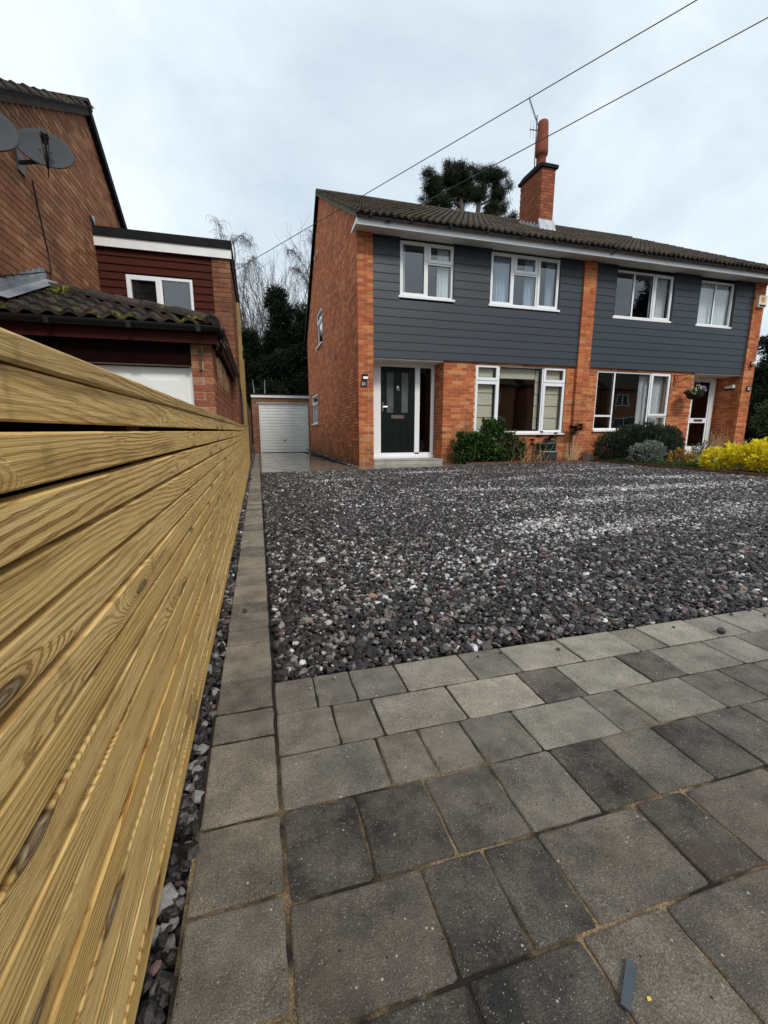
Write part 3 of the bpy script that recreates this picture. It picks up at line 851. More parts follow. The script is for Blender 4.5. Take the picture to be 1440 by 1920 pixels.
def gravel(name, xy, z, size, label, seed, pale_fn=None, zj=0.0045, flat=0.62):
    rg = np.random.default_rng(seed); n = len(xy)
    me = bpy.data.meshes.new(name)
    co = np.zeros((n, 3), np.float32); co[:, :2] = xy; co[:, 2] = z + rg.normal(0, zj, n)
    me.vertices.add(n); me.vertices.foreach_set('co', co.ravel())
    s = size * np.exp(rg.normal(0, 0.31, n))
    scl = np.stack([s * rg.uniform(0.85, 1.25, n), s * rg.uniform(0.7, 1.05, n), s * rg.uniform(flat * .8, flat * 1.25, n)], 1).astype(np.float32)
    rot = np.stack([rg.normal(0, 0.45, n), rg.normal(0, 0.45, n), rg.uniform(0, 6.283, n)], 1).astype(np.float32)
    pale = np.full(n, 0.04) if pale_fn is None else pale_fn(xy[:, 0], xy[:, 1])
    r = rg.random(n); k = rg.random(n)
    v = rg.uniform(0.006, 0.027, n)
    col = np.stack([v * 1.12, v * 0.95, v * 0.94], 1)
    mid = r < pale * 1.2 + 0.26
    g = rg.uniform(0.04, 0.20, n); col[mid] = np.stack([g * 1.05, g * 0.98, g * 0.93], 1)[mid]
    lt = r < pale
    g = rg.uniform(0.24, 0.60, n); col[lt] = np.stack([g * 1.0, g * 0.98, g * 0.96], 1)[lt]
    pk = k < 0.045; g = rg.uniform(0.5, 1.3, n); col[pk] = (np.array([0.12, 0.065, 0.065])[None] * g[:, None])[pk]
    og = k > 0.996; col[og] = (np.array([0.22, 0.12, 0.075])[None] * g[:, None])[og]
    for nm, ty, arr, key in (('scl', 'FLOAT_VECTOR', scl, 'vector'), ('rot', 'FLOAT_VECTOR', rot, 'vector')):
        a = me.attributes.new(nm, ty, 'POINT'); a.data.foreach_set(key, arr.ravel())
    a = me.attributes.new('pick', 'INT', 'POINT'); a.data.foreach_set('value', rg.integers(0, 7, n).astype(np.int32))
    a = me.attributes.new('tint', 'FLOAT_COLOR', 'POINT')
    a.data.foreach_set('color', np.concatenate([col, np.ones((n, 1))], 1).astype(np.float32).ravel())
    me.materials.append(M['gravel_stone'])
    o = bpy.data.objects.new(name, me); COL.objects.link(o)
    md = o.modifiers.new('stones', 'NODES'); md.node_group = STONES
    return tag(o, label, 'gravel', None, 'stuff')

def scatter(x0, x1, y0, y1, dx, seed, inside=None):
    rg = np.random.default_rng(seed)
    gx, gy = np.meshgrid(np.arange(x0, x1, dx), np.arange(y0, y1, dx))
    xy = np.stack([gx.ravel(), gy.ravel()], 1) + rg.uniform(-dx * .55, dx * .55, (gx.size, 2))
    k = (xy[:, 0] > x0) & (xy[:, 0] < x1) & (xy[:, 1] > y0) & (xy[:, 1] < y1)
    if inside is not None: k &= inside(xy[:, 0], xy[:, 1])
    return xy[k]

def pale_drive(x, y):
    b_ = 0.026 + 0.07 * np.clip((vnoise(x, y, 0.9, 3) - 0.45) * 3, 0, 1)
    def blob(cx, cy, a, w, l):
        c, s = math.cos(R(a)), math.sin(R(a)); u = (x - cx) * c + (y - cy) * s; v = -(x - cx) * s + (y - cy) * c
        return np.exp(-(u / l) ** 2 - (v / w) ** 2)
    t = 0
    for cx, cy, a, w, l, k in ((2.3, 3.0, 25, .30, .75, .55), (2.9, 2.75, 15, .22, .8, .5), (3.6, 3.9, 5, .25, 1.1, .55), (2.9, 5.0, -12, .20, .9, .6), (3.0, 7.5, 5, .22, .8, .6),
                            (4.6, 6.2, 12, .22, 1.5, .45), (5.6, 4.6, 0, .35, 1.5, .55), (6.4, 5.6, -8, .30, 1.4, .5), (1.1, 6.6, 10, .20, .7, .35), (6.0, 7.2, 4, .25, 1.4, .35), (4.4, 3.0, 20, .25, .9, .4), (1.4, 2.2, 20, .15, .5, .15)):
        t = t + k * blob(cx, cy, a, w * .62, l) * (.35 + 1.1 * vnoise(x, y, 2.3, 17))
    return b_ + np.clip(t, 0, 0.7) * (0.62 + 0.7 * vnoise(x, y, 6, 9))

front = lambda x, y: (y < fr(x) - 0.012) | (x > 4.4)
view = lambda x, y: (x < 1.35 * y + 2.2) & front(x, y)
gravel('gravel_drive', scatter(0.022, 8.0, 1.255, 8.86, 0.0150, 1, view), -0.011, 0.0102, 'dark grey and white stone gravel filling the drive', 1, pale_drive)
gravel('gravel_strip', scatter(-0.200, -0.153, -0.5, 20.0, 0.0150, 2, None), -0.014, 0.0112, 'narrow strip of dark wet gravel between timber screen and edging blocks', 2)
gravel('gravel_margin', scatter(1.93, 2.09, 9.4, 18.5, 0.024, 4, None), -0.02, 0.015, 'dark gravel margin along the foot of the gable wall', 4)

def lump(name, loc, r, mat, label, cat, seed, sq=(1, 1, .7)):
    q = random.Random(seed); mb = MB()
    n, m_ = 7, 5; vs = []
    for i in range(1, m_):
        for j in range(n):
            t, f = math.pi * i / m_, 2 * math.pi * j / n; k = q.uniform(0.78, 1.15)
            vs.append((r * sq[0] * k * math.sin(t) * math.cos(f), r * sq[1] * k * math.sin(t) * math.sin(f), r * sq[2] * k * math.cos(t)))
    vs += [(0, 0, r * sq[2]), (0, 0, -r * sq[2])]; fs = []
    for i in range(m_ - 2):
        for j in range(n): fs.append((i * n + j, (i + 1) * n + j, (i + 1) * n + (j + 1) % n, i * n + (j + 1) % n))
    fs += [(len(vs) - 2, j, (j + 1) % n) for j in range(n)] + [(len(vs) - 1, (m_ - 2) * n + (j + 1) % n, (m_ - 2) * n + j) for j in range(n)]
    mb.add(vs, fs); o = mb.build(name, mat); o.location = loc; o.rotation_euler = (0, 0, q.uniform(0, 6)); return tag(o, label, cat)
lump('stone', (1.636, 1.10, 0.0105), 0.016, 'stone_dark', 'single black stone lying on the pale paving blocks', 'stone', 3)
lump('stone', (-0.09, 1.80, 0.006), 0.011, 'stone_dark', 'small black stone lying on the edging blocks beside the timber screen', 'stone', 4)
q = random.Random(66)
for k in range(16):                      # stones kicked out of the drive onto the blocks
    x_, y_ = (q.uniform(.05, 2.0), 1.235 - abs(q.gauss(0, .05))) if k < 9 else (q.uniform(-.13, -.01), q.uniform(1.3, 5.5))
    o = lump('stray_stone', (x_, y_, .0045), q.uniform(.004, .0085), q.choice(['stone_dark', 'stone_grey', 'stone_dark']), 'small stray gravel chip lying on the paving blocks', 'stone', 100 + k)
    o['group'] = 'stray gravel chips'
mb = MB(); mb.prism([(-0.031, -0.005), (0.027, -0.0068), (0.033, 0.003), (0.029, 0.0068), (-0.029, 0.0064)], 'Z', 0.001, 0.006)
o = mb.build('slate_chip', 'slate_blue'); o.location = (0.447, 0.348, 0.0012); o.rotation_euler = (0, 0, R(38))
tag(o, 'long thin blue-grey chip lying on the paving blocks', 'chip')
for k, (x, y, mt, lb) in enumerate(((0.463, .331, 'leaf_chip', 'tiny yellow fallen leaf scrap beside the blue-grey chip'),)):
    simple('leaf_chip', (0.70, 0.50, 0.08), 0.7)
    mb = MB(); mb.prism([(-.0035, -.002), (.003, -.0025), (.0035, .001), (-.001, .0025)], 'Z', 0.0012, 0.002); o = mb.build('leaf_scrap', 'leaf_chip'); o.location = (x, y, 0.0006); tag(o, lb, 'leaf')
mb = MB(); mb.tube([(0, 0, .002), (.012, .006, .003), (.022, .004, .002), (.034, .010, .002)], [.0009, .0011, .0010, .0006], 5).tube([(.012, .006, .003), (.018, .013, .002)], .0007, 5)
o = mb.build('twig', 'bark'); o.location = (0.375, 0.672, 0.0005); o.rotation_euler = (0, 0, -0.5); tag(o, 'short dark twig lying on a brown paving block', 'twig')

# ================================================================== TIMBER SCREEN
fence = thing('timber_fence', (-0.2, 4, 0), 'low new timber slat fence with horizontal boards and top rail', 'fence')
FX = -0.186
def fz(y):                      # the far panel climbs a little
    if y < 3.9: return 0.0
    if y < 5.2: return -0.004 * (y - 3.9)
    return -0.005 + 0.010 * (y - 5.2)
def board(name, mat, x0, x1, z0, z1, ylist, c, parent, seedv):
    mb = MB(); mb.cur = seedv; q = random.Random(int(seedv * 1e6)); vs = []; n = 8
    for y in ylist:
        d = fz(y) + q.uniform(-0.0006, 0.0006); w = q.uniform(-0.0012, 0.0012)
        for a, z in ((x0, z0 + c), (x0 + c, z0), (x1 - c, z0), (x1, z0 + c), (x1, z1 - c), (x1 - c, z1), (x0 + c, z1), (x0, z1 - c)):
            vs.append((a + w, y, z + d))
    fs = [tuple(range(n))[::-1], tuple(range(len(vs) - n, len(vs)))]
    for k in range(len(ylist) - 1):
        for i in range(n): fs.append((k * n + i, k * n + (i + 1) % n, (k + 1) * n + (i + 1) % n, (k + 1) * n + i))
    return mb.add(vs, fs).build(name, mat, parent)
segs = ([-1.2, -.6, 0, .6, 1.2, 1.8, 2.4, 3.0, 3.6, 3.895], [3.902, 4.4, 5.2, 6, 7, 8, 9, 9.9])
q = random.Random(17)
for sgm in segs:
    z1 = 0.7985; k = 0
    while z1 > 0.03:
        hgt = 0.0455 if k else 0.0440
        board('board', 'timber_new', FX - 0.019, FX + q.uniform(-.0008, .0008), z1 - hgt, z1, sgm, 0.0020, fence, q.random())
        z1 -= 0.0525; k += 1
    board('top_rail', 'timber_cap', FX - 0.062, FX + 0.0035, 0.8005, 0.8255, sgm, 0.003, fence, q.random())
mbox('gap_shade_sheet', 'gap_shade', fence, FX - 0.054, FX - 0.0500, -1.2, 9.9, -0.05, 0.796)  # added sheet behind the slats, its black paints the shade in the gaps
for y in (-1.1, .85, 2.6, 3.9, 5.7, 7.6, 9.8):
    mbox('post', 'old_timber', fence, FX - 0.048, FX - 0.0205, y - 0.04, y + 0.04, -0.2, 0.795)

# tall timber post and dark boarded fence beyond it, up to the garage
pst = thing('timber_post', (-0.25, 10.1, 0), 'tall pale sawn timber post rising above the end of the slat fence', 'post')
mb = MB(); mb.cur = .3; mb.box(-0.335, -0.225, 10.05, 10.15, -0.3, 3.36).build('post', 'timber_post', pst)
mb = MB(); mb.cur = .7; mb.box(-0.225, -0.200, 10.06, 10.14, -0.3, 2.25).build('cover_strip', 'timber_post', pst)
bf = thing('boarded_fence', (-0.25, 15, -0.2), 'dark brown close boarded fence leading back to the garage', 'fence')
y = 10.2; k = 0
while y < 20.2:
    t = q.uniform(-0.01, 0.01)
    mbox('board', 'old_timber', bf, -0.275 + (0.010 if k % 2 else 0), -0.258 + (0.010 if k % 2 else 0), y, y + 0.125, -0.35, 1.55 + t + 0.15 * (y < 12)); y += 0.115; k += 1

# ================================================================== THE PAIR OF HOUSES
EAVE_Y, EAVE_Z = 8.83, 4.80
APEX_Y, APEX_Z = 14.40, 7.74
REAR_Y, REAR_Z = 18.75, 4.35
SL = (APEX_Z - EAVE_Z) / (APEX_Y - EAVE_Y)
PF = 9.32            # pillar face
WF = 9.40            # ground floor wall face
XP0, XP1 = 7.63, 7.985   # party pillar
XM = 7.81
def roof_z(y): return EAVE_Z + (y - EAVE_Y) * SL if y < APEX_Y else APEX_Z - (y - APEX_Y) * (APEX_Z - REAR_Z) / (REAR_Y - APEX_Y)

def clad_boards(parent, x0, x1, z0, z1, holes, face):
    pitch = 0.1685; z = z0; mb_n = 0
    while z < z1 - 0.02:
        top = min(z + pitch, z1)
        iv = [(x0, x1)]
        cuts = [h for h in holes if min(top, h[3]) - max(z, h[2]) > 0.02]
        for h in cuts:
            nv = []
            for a, c in iv:
                if h[1] <= a or h[0] >= c: nv.append((a, c)); continue
                if h[0] > a: nv.append((a, h[0]))
                if h[1] < c: nv.append((h[1], c))
            iv = nv
        for a, c in iv:
            # lapped board: thick lower edge, thin top tucked under the next
            mb = MB(); mb.cur = rnd.random(); t = rnd.uniform(-0.001, 0.001); f = face
            mb.prism([(f + 0.0 + t, z + 0.002), (f + 0.012 + t, z + 0.002), (f + 0.024, min(top + 0.012, z1)), (f + 0.013, min(top + 0.012, z1))], 'X', a + 0.002, c - 0.002)
            mb.build('board', 'cladding_grey', parent)
        z = top

def make_house(side):
    L = side == 'L'
    if L:
        h = thing('semi_detached_house', (4.9, 14, 0), 'orange brick half of a semi-detached house numbered 21 with dark green front door', 'house', 'pair of semi-detached houses')
        gx0, gx1 = 2.118, XM
        ups = [(3.04, 4.28, 3.575, 4.66), (5.17, 6.99, 3.56, 4.66)]
        gw = (4.91, 7.38, 0.70, 2.275)
        porch = (2.45, 4.11); door_y = 9.95
    else:
        h = thing('semi_detached_house', (10.7, 14, 0), 'adjoining semi-detached half with hanging basket by its porch and burglar alarm on its brick pier', 'house', 'pair of semi-detached houses')
        gx0, gx1 = XM, 13.56
        ups = [(8.60, 10.42, 3.535, 4.62), (11.28, 12.52, 3.52, 4.62)]
        gw = (8.31, 10.70, 0.775, 2.25)
        porch = (11.48, 13.18); door_y = 10.02
    W = Brickwork()
    BK = 0.25
    # --- front wall (ground floor)
    x0, x1 = (4.11, XP0) if L else (XP1, 11.48)
    mb = MB(); slab_with_holes(mb, 'Y', WF + 0.007, WF + BK, x0 + 0.004, x1 - (0.0 if L else 0.004), -0.2, 2.34, [gw])
    fw_ = mb.build('wall', 'mortar', h)
    W.wall(fw_, 'brick_orange', 'Y', WF, -1, x0, x1, 0.0, 2.30, [(gw[0], gw[1], gw[2] - 0.045, gw[3])], weight=1.0)
    # porch return and back wall
    px0, px1 = porch
    rx = px1 if L else px0
    if L:
        mb = MB().box(rx + 0.007, rx + 0.2, WF + 0.1, door_y + 0.3, -0.2, 2.32); rw = mb.build('porch_wall', 'mortar', h)
        W.wall(rw, 'brick_orange', 'X', rx, -1, WF + 0.095, door_y + 0.02, 0.0, 2.30, off=1)
    else:
        mb = MB().box(13.187, 13.35, PF + 0.1, door_y + 0.3, -0.2, 2.32); rw = mb.build('porch_wall', 'mortar', h)
        W.wall(rw, 'brick_orange', 'X', 13.18, -1, PF + 0.095, door_y + 0.02, 0.0, 2.30, off=1)
        mb = MB().box(11.30, 11.473, WF + 0.1, door_y + 0.3, -0.2, 2.32); mb.build('porch_wall', 'mortar', h)
        mb = MB().box(11.47, 12.13, door_y + 0.007, door_y + 0.25, -0.2, 2.32); rw2 = mb.build('porch_wall', 'mortar', h)
        W.wall(rw2, 'brick_orange', 'Y', door_y, -1, 11.48, 12.13, 0.0, 2.30)
    # --- pillars
    pl = []
    if L:
        mb = MB().box(2.125, 2.443, PF + 0.007, PF + 0.55, -0.2, 4.70); p1 = mb.build('pillar', 'mortar', h)
        W.wall(p1, 'brick_orange', 'Y', PF, -1, 2.118, 2.45, -0.075, 4.70, pitch=0.225, weight=1.6)
        W.wall(p1, 'brick_orange', 'X', 2.45, 1, PF + 0.1, PF + 0.6, -0.075, 2.30)
        mb = MB().box(XP0 + 0.007, XM - 0.001, PF + 0.007, PF + 0.3, -0.2, 4.70); p2 = mb.build('pillar', 'mortar', h)
        W.wall(p2, 'brick_orange', 'Y', PF, -1, XP0, XM - 0.003, 0.0, 4.70, pitch=0.36, weight=1.0)
    else:
        mb = MB().box(XM + 0.001, XP1 - 0.007, PF + 0.007, PF + 0.3, -0.2, 4.70); p1 = mb.build('pillar', 'mortar', h)
        W.wall(p1, 'brick_orange', 'Y', PF, -1, XM - 0.113 + 0.116, XP1, 0.0, 4.70, pitch=0.225, weight=1.0)
        mb = MB().box(13.187, 13.553, PF + 0.007, PF + 0.3, -0.2, 4.70); p2 = mb.build('pillar', 'mortar', h)
        W.wall(p2, 'brick_orange', 'Y', PF, -1, 13.18, 13.56, 0.0, 4.70, weight=1.3)
    # --- gable / flank wall
    gholes = [(14.42, 15.62, 3.53, 4.60), (16.0, 17.62, 1.02, 2.08)] if L else []
    gx = gx0 if L else gx1
    sg = -1 if L else 1
    ga = gx - sg * 0.007; gb = gx - sg * BK
    mb = MB(); slab_with_holes(mb, 'X', ga, gb, PF + 0.102, 18.58, -0.4, 4.70, gholes)
    mb.prism([(PF + 0.102, 4.701), (18.58, 4.701), (18.58, roof_z(18.58) - .05), (APEX_Y, APEX_Z - .06), (PF + 0.102, roof_z(PF + 0.102) - .05)] if roof_z(18.58) - .05 > 4.701 else
             [(PF + 0.102, 4.701), (APEX_Y + (APEX_Z - 4.76) / ((APEX_Z - REAR_Z) / (REAR_Y - APEX_Y)), 4.701), (APEX_Y, APEX_Z - .06), (PF + 0.102, roof_z(PF + 0.102) - .05)], 'X', min(ga, gb), max(ga, gb))
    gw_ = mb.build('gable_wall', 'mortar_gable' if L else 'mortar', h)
    rs = (APEX_Z - REAR_Z) / (REAR_Y - APEX_Y)
    def lim(z):
        lo = PF + 0.10; hi = 18.58
        if z > roof_z(lo) - 0.06: lo = EAVE_Y + (z + 0.06 - EAVE_Z) / SL
        if z > roof_z(hi) - 0.06: hi = APEX_Y + (APEX_Z - 0.06 - z) / rs
        return (lo, hi)
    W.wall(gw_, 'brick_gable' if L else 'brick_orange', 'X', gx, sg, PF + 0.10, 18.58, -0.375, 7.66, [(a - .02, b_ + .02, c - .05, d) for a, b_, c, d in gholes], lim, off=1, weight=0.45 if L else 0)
    if L:
        MB().tube([(gx + .05, 15.6, 6.32), (gx - .03, 15.6, 6.32), (gx - .05, 14.65, 6.24)], .018, 8).build('overflow_pipe', 'upvc_white', h)
        mbox('air_vent', 'terracotta', h, gx - .006, gx + .02, 11.92, 12.14, 2.62, 2.76)
        for k_ in range(3): mbox('vent_slot', 'gasket', h, gx - .0075, gx - .0062, 11.95 + k_ * .065, 11.985 + k_ * .065, 2.64, 2.74)
    # --- rear wall, party wall, floors (inside of the house)
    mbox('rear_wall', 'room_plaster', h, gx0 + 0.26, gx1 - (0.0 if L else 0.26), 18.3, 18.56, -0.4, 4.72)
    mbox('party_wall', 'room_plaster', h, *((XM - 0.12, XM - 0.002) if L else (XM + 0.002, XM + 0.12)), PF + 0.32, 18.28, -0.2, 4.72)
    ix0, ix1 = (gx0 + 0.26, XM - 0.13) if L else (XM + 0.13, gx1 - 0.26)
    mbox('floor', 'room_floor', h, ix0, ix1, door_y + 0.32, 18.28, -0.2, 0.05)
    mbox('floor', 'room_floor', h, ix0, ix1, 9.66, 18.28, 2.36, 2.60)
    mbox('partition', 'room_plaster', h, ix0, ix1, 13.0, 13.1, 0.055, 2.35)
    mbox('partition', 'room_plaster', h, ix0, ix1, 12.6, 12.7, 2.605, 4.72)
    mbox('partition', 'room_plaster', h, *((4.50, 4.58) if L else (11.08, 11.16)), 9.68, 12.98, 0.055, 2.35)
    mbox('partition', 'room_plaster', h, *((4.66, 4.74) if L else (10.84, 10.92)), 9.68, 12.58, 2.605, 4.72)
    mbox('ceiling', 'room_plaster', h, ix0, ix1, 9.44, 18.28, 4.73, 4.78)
    # --- cladding
    c0, c1 = (2.452, XP0 - 0.002) if L else (XP1 + 0.002, 13.178)
    ch = [(a, b_, c, 4.75) for a, b_, c, d in ups]
    mb = MB(); slab_with_holes(mb, 'Y', PF + 0.075, PF + 0.32, c0, c1, 2.305, 4.72, ch)
    cl = mb.build('cladding', 'felt_black', h)
    clad_boards(cl, c0, c1, 2.30, 4.70, ch, PF + 0.035)
    for a, b_, c, d in ups:             # dark metal reveals round the windows
        rv = MB().box(a - 0.004, a + 0.002, PF + 0.037, PF + 0.11, c - .05, 4.70).box(b_ - 0.002, b_ + 0.020, PF + 0.03, PF + 0.11, c - .05, 4.70)
        rv.build('reveal_trim', 'cladding_grey', cl)
    # --- soffit, fascia, gutter
    s0, s1 = (2.03, XM - 0.001) if L else (XM + 0.001, 13.66)
    so = mbox('soffit', 'soffit_white', h, s0 + 0.02, s1, 8.952, PF + 0.10, 4.702, 4.716)
    for k in range(1, 4): mbox('groove', 'gasket', so, s0 + 0.03, s1, 8.95 + k * 0.1, 8.95 + k * 0.1 + 0.004, 4.7005, 4.7015)
    mbox('fascia', 'upvc_white', h, s0, s1, 8.930, 8.950, 4.650, 4.815)
    if L:
        mb = MB().prism([(8.951, 4.70), (9.50, 4.70), (9.50, 4.735), (8.951, 4.80)], 'X', 2.034, 2.05); mb.build('box_end', 'paint_white', h)
    else:
        mb = MB().prism([(8.95, 4.668), (9.62, 4.668), (9.62, 4.73), (8.95, 4.82)], 'X', 13.64, 13.66); mb.build('box_end', 'paint_white', h)
    gut = MB(); n = 10; rr = 0.052; gy, gz = 8.872, 4.842
    pts = [(gy + rr * math.cos(math.pi + math.pi * i / n), gz + rr * math.sin(math.pi + math.pi * i / n)) for i in range(n + 1)]
    pin = [(gy + (rr - .006) * math.cos(math.pi + math.pi * i / n), gz + (rr - .006) * math.sin(math.pi + math.pi * i / n)) for i in range(n + 1)]
    gut.prism(pts + pin[::-1], 'X', s0 - 0.02, s1)
    go = gut.build('gutter', 'black_plastic', h, False)
    xx = s0 + 0.25
    while xx < s1:
        mbox('bracket', 'black_plastic', go, xx - 0.018, xx + 0.018, 8.812, 8.929, 4.772, 4.840); xx += 0.83
    # --- roof
    mb = MB(); t = 0.05
    mb.prism([(EAVE_Y + .02, EAVE_Z + .01), (APEX_Y, APEX_Z), (REAR_Y, REAR_Z), (REAR_Y, REAR_Z - t), (APEX_Y, APEX_Z - t), (EAVE_Y, EAVE_Z - t)], 'X', s0 + (0.0 if L else 0), s1)
    rf = mb.build('roof', 'felt_black', h)
    keep = None
    roof_tiles(rf, 'tile_brown', s0 - 0.02 if L else XM, s1 if L else s1 + 0.02, EAVE_Y - 0.02, EAVE_Z + 0.004, APEX_Y, APEX_Z + 0.004, seed=2 if L else 3, w=0.2915 if L else 0.2925,
               keep=(lambda x, y, z: not (x > 7.66 and 11.35 < y + 0.2 < 12.3)) if L else (lambda x, y, z: not (x < 7.98 and 11.35 < y + 0.2 < 12.3)))
    # ridge tiles, verge mortar, barge board on the gable
    xx = s0
    while xx < s1 - 0.05:
        e = min(xx + 0.445, s1); mb = MB(); mb.cur = rnd.random()
        pr = [(APEX_Y + 0.13 * math.cos(a), APEX_Z - 0.01 + 0.10 * math.sin(a)) for a in [math.pi * i / 8 for i in range(9)]]
        mb.prism(pr, 'X', xx + 0.003, e - 0.003); mb.build('ridge_tile', 'tile_brown', rf); xx = e
    vx0, vx1 = (s0 - 0.005, s0 + 0.09) if L else (s1 - 0.09, s1 + 0.005)
    mb = MB().prism([(EAVE_Y + .02, EAVE_Z + 0.02), (APEX_Y, APEX_Z + 0.02), (APEX_Y, APEX_Z - 0.085), (EAVE_Y + .12, EAVE_Z - 0.04)], 'X', vx0, vx1)
    mb.build('verge', 'verge_mortar', rf)
    mb = MB().prism([(APEX_Y, APEX_Z + 0.03), (REAR_Y, REAR_Z + 0.03), (REAR_Y, REAR_Z - 0.11), (APEX_Y, APEX_Z - 0.10)], 'X', *((s0 - 0.008, s0 + 0.03) if L else (s1 - 0.03, s1 + 0.008)))
    mb.build('barge_board', 'felt_black', rf)
    # --- windows
    if L:
        a, b_, c, d = ups[0]
        window(h, 'Y', PF + 0.085, -1, a, b_, c, d, [(a, 3.67, c, d, True), (3.67, b_, 4.27, d, True), (3.67, b_, c, 4.27, False)])
        a, b_, c, d = ups[1]; m1, m2 = a + 0.6, a + 1.22
        window(h, 'Y', PF + 0.085, -1, a, b_, c, d, [(a, m1, c, d, True), (m1, m2, 4.26, d, True), (m1, m2, c, 4.26, False), (m2, b_, c, d, True)])
        a, b_, c, d = gw
        window(h, 'Y', WF + 0.03, -1, a, b_, c, d, [(a, 5.53, 1.90, d, True), (a, 5.53, c, 1.90, True), (5.53, 6.74, c, d, False), (6.74, b_, 1.90, d, True), (6.74, b_, c, 1.90, True)], sill_out=0.07)
        for (a, b_, c, d) in gholes:
            window(h, 'X', gx + 0.03, -1, a, b_, c, d, [(a, b_, d - 0.36, d, True), (a, b_, c, d - 0.36, False)], sill_out=0.06)
    else:
        a, b_, c, d = ups[0]
        window(h, 'Y', PF + 0.105, -1, a, b_, c, d, [(a, a + .60, c, d, False), (a + .60, a + 1.21, c, d, False), (a + 1.21, b_, c, d, True)])
        a, b_, c, d = ups[1]
        window(h, 'Y', PF + 0.105, -1, a, b_, c, d, [(a, a + .6, c, d, False), (a + .6, b_, c, d, False)])
        a, b_, c, d = gw
        window(h, 'Y', WF + 0.03, -1, a, b_, c, d, [(a, 8.88, 1.13, d, False), (a, 8.88, c, 1.13, False), (8.88, 10.04, c, d, False), (10.04, b_, 1.13, d, True), (10.04, b_, c, 1.13, False)], sill_out=0.07)
    # --- porch ceiling
    mbox('porch_ceiling', 'soffit_white', h, px0 + 0.01, px1 - 0.01, PF + 0.08, door_y + 0.2, 2.270, 2.300)
    # --- front door
    if L:
        y = door_y
        fr_ = MB().box(2.462, 2.60, y - .03, y + .05, 0.115, 2.268).box(2.60, 2.775, y - 0.04, y + 0.05, 0.115, 2.268).box(3.615, 3.735, y - 0.04, y + 0.05, 0.20, 2.20)
        fr_.box(4.025, 4.10, y - 0.04, y + 0.05, 0.115, 2.268).box(2.775, 4.025, y - 0.04, y + 0.05, 2.20, 2.268).box(2.775, 4.025, y - 0.04, y + 0.05, 0.115, 0.235)
        fr_.box(2.50, 4.10, y - 0.09, y - 0.041, 0.112, 0.165)
        df = fr_.build('door_frame', 'upvc_white', h)
        mbox('side_light', 'glass_smoked', df, 3.735, 4.025, y + 0.0, y + 0.008, 0.235, 2.20)
        d_ = MB(); slab_with_holes(d_, 'Y', y - 0.012, y + 0.035, 2.78, 3.61, 0.24, 2.195, [(2.925, 3.10, 1.17, 2.08), (3.285, 3.46, 1.17, 2.08)])
        dr = d_.build('door', 'door_green', h)
        for a, b_ in ((2.925, 3.10), (3.285, 3.46)):
            mbox('pane', 'frosted', dr, a, b_, y + 0.005, y + 0.011, 1.17, 2.08)
            mo = MB()
            for z0, z1 in ((1.17, 2.08),): mo.box(a - .02, a, y - .022, y - .0125, z0 - .02, z1 + .02).box(b_, b_ + .02, y - .022, y - .0125, z0 - .02, z1 + .02).box(a, b_, y - .022, y - .0125, z1, z1 + .02).box(a, b_, y - .022, y - .0125, z0 - .02, z0)
            mo.build('moulding', 'door_green', dr)
            pm = MB(); z0, z1 = 0.40, 0.96
            pm.box(a - .02, a + .01, y - .024, y - .0125, z0 - .02, z1 + .02).box(b_ - .01, b_ + .02, y - .024, y - .0125, z0 - .02, z1 + .02).box(a + .01, b_ - .01, y - .024, y - .0125, z1 - .01, z1 + .02).box(a + .01, b_ - .01, y - .024, y - .0125, z0 - .02, z0 + .01)
            pm.box(a + .045, b_ - .045, y - .020, y - .0125, z0 + .05, z1 - .05); pm.build('panel', 'door_green', dr)
        mbox('letter_box', 'chrome', dr, 3.035, 3.345, y - .026, y - .0126, 1.035, 1.112)
        MB().tube([(2.83, y - .05, 1.30), (2.93, y - .05, 1.30)], .010, 8).tube([(2.83, y - .05, 1.30), (2.83, y - .012, 1.30)], .010, 8).box(2.815, 2.845, y - .02, y - .0126, 1.20, 1.40).build('handle', 'chrome', dr)
        MB().lathe((3.195, y - .03, 1.73), [(.012, .05), (.03, .03), (.034, 0), (.024, -.03), (.01, -.05)], 12, (1, .5)).tube([(3.195 + .03 * math.cos(t), y - .055, 1.70 + .04 * math.sin(t)) for t in [k * math.pi / 6 for k in range(13)]], .006, 6).build('knocker', 'chrome', dr)
        # step
        st = mbox('step', 'slab_step', h, 2.455, 4.10, PF + 0.002, y + 0.25, -0.05, 0.092)
        for a, b_ in ((2.452, 2.80), (2.806, 3.55), (3.556, 4.106)): mbox('step_slab', 'slab_step', st, a, b_, PF - 0.012, y - 0.07, 0.093, 0.112)
    else:
        y = door_y
        fr_ = MB().box(12.14, 12.22, y - .04, y + .05, 0.1, 2.262).box(12.93, 13.06, y - .04, y + .05, 0.1, 2.262).box(12.22, 12.93, y - .04, y + .05, 2.20, 2.262).box(12.22, 12.93, y - .04, y + .05, 0.1, 0.2)
        df = fr_.build('door_frame', 'upvc_white', h)
        d_ = MB(); slab_with_holes(d_, 'Y', y - 0.012, y + 0.035, 12.225, 12.925, 0.205, 2.195, [(12.27, 12.88, 1.12, 2.15), (12.27, 12.88, 0.30, 0.98)])
        dr = d_.build('door', 'upvc_white', h)
        for z0, z1 in ((1.12, 2.15), (0.30, 0.98)): mbox('pane', 'glass_smoked', dr, 12.27, 12.88, y, y + .008, z0, z1)
        mbox('letter_box', 'steel_dark', dr, 12.42, 12.74, y - .025, y - .0126, 1.025, 1.09)
        mbox('fill_panel', 'brick_orange', h, 13.065, 13.175, y + 0.01, y + 0.1, 0, 2.26)
        mbox('step', 'slab_step', h, 11.50, 13.17, PF + 0.01, y + 0.25, -0.05, 0.10)
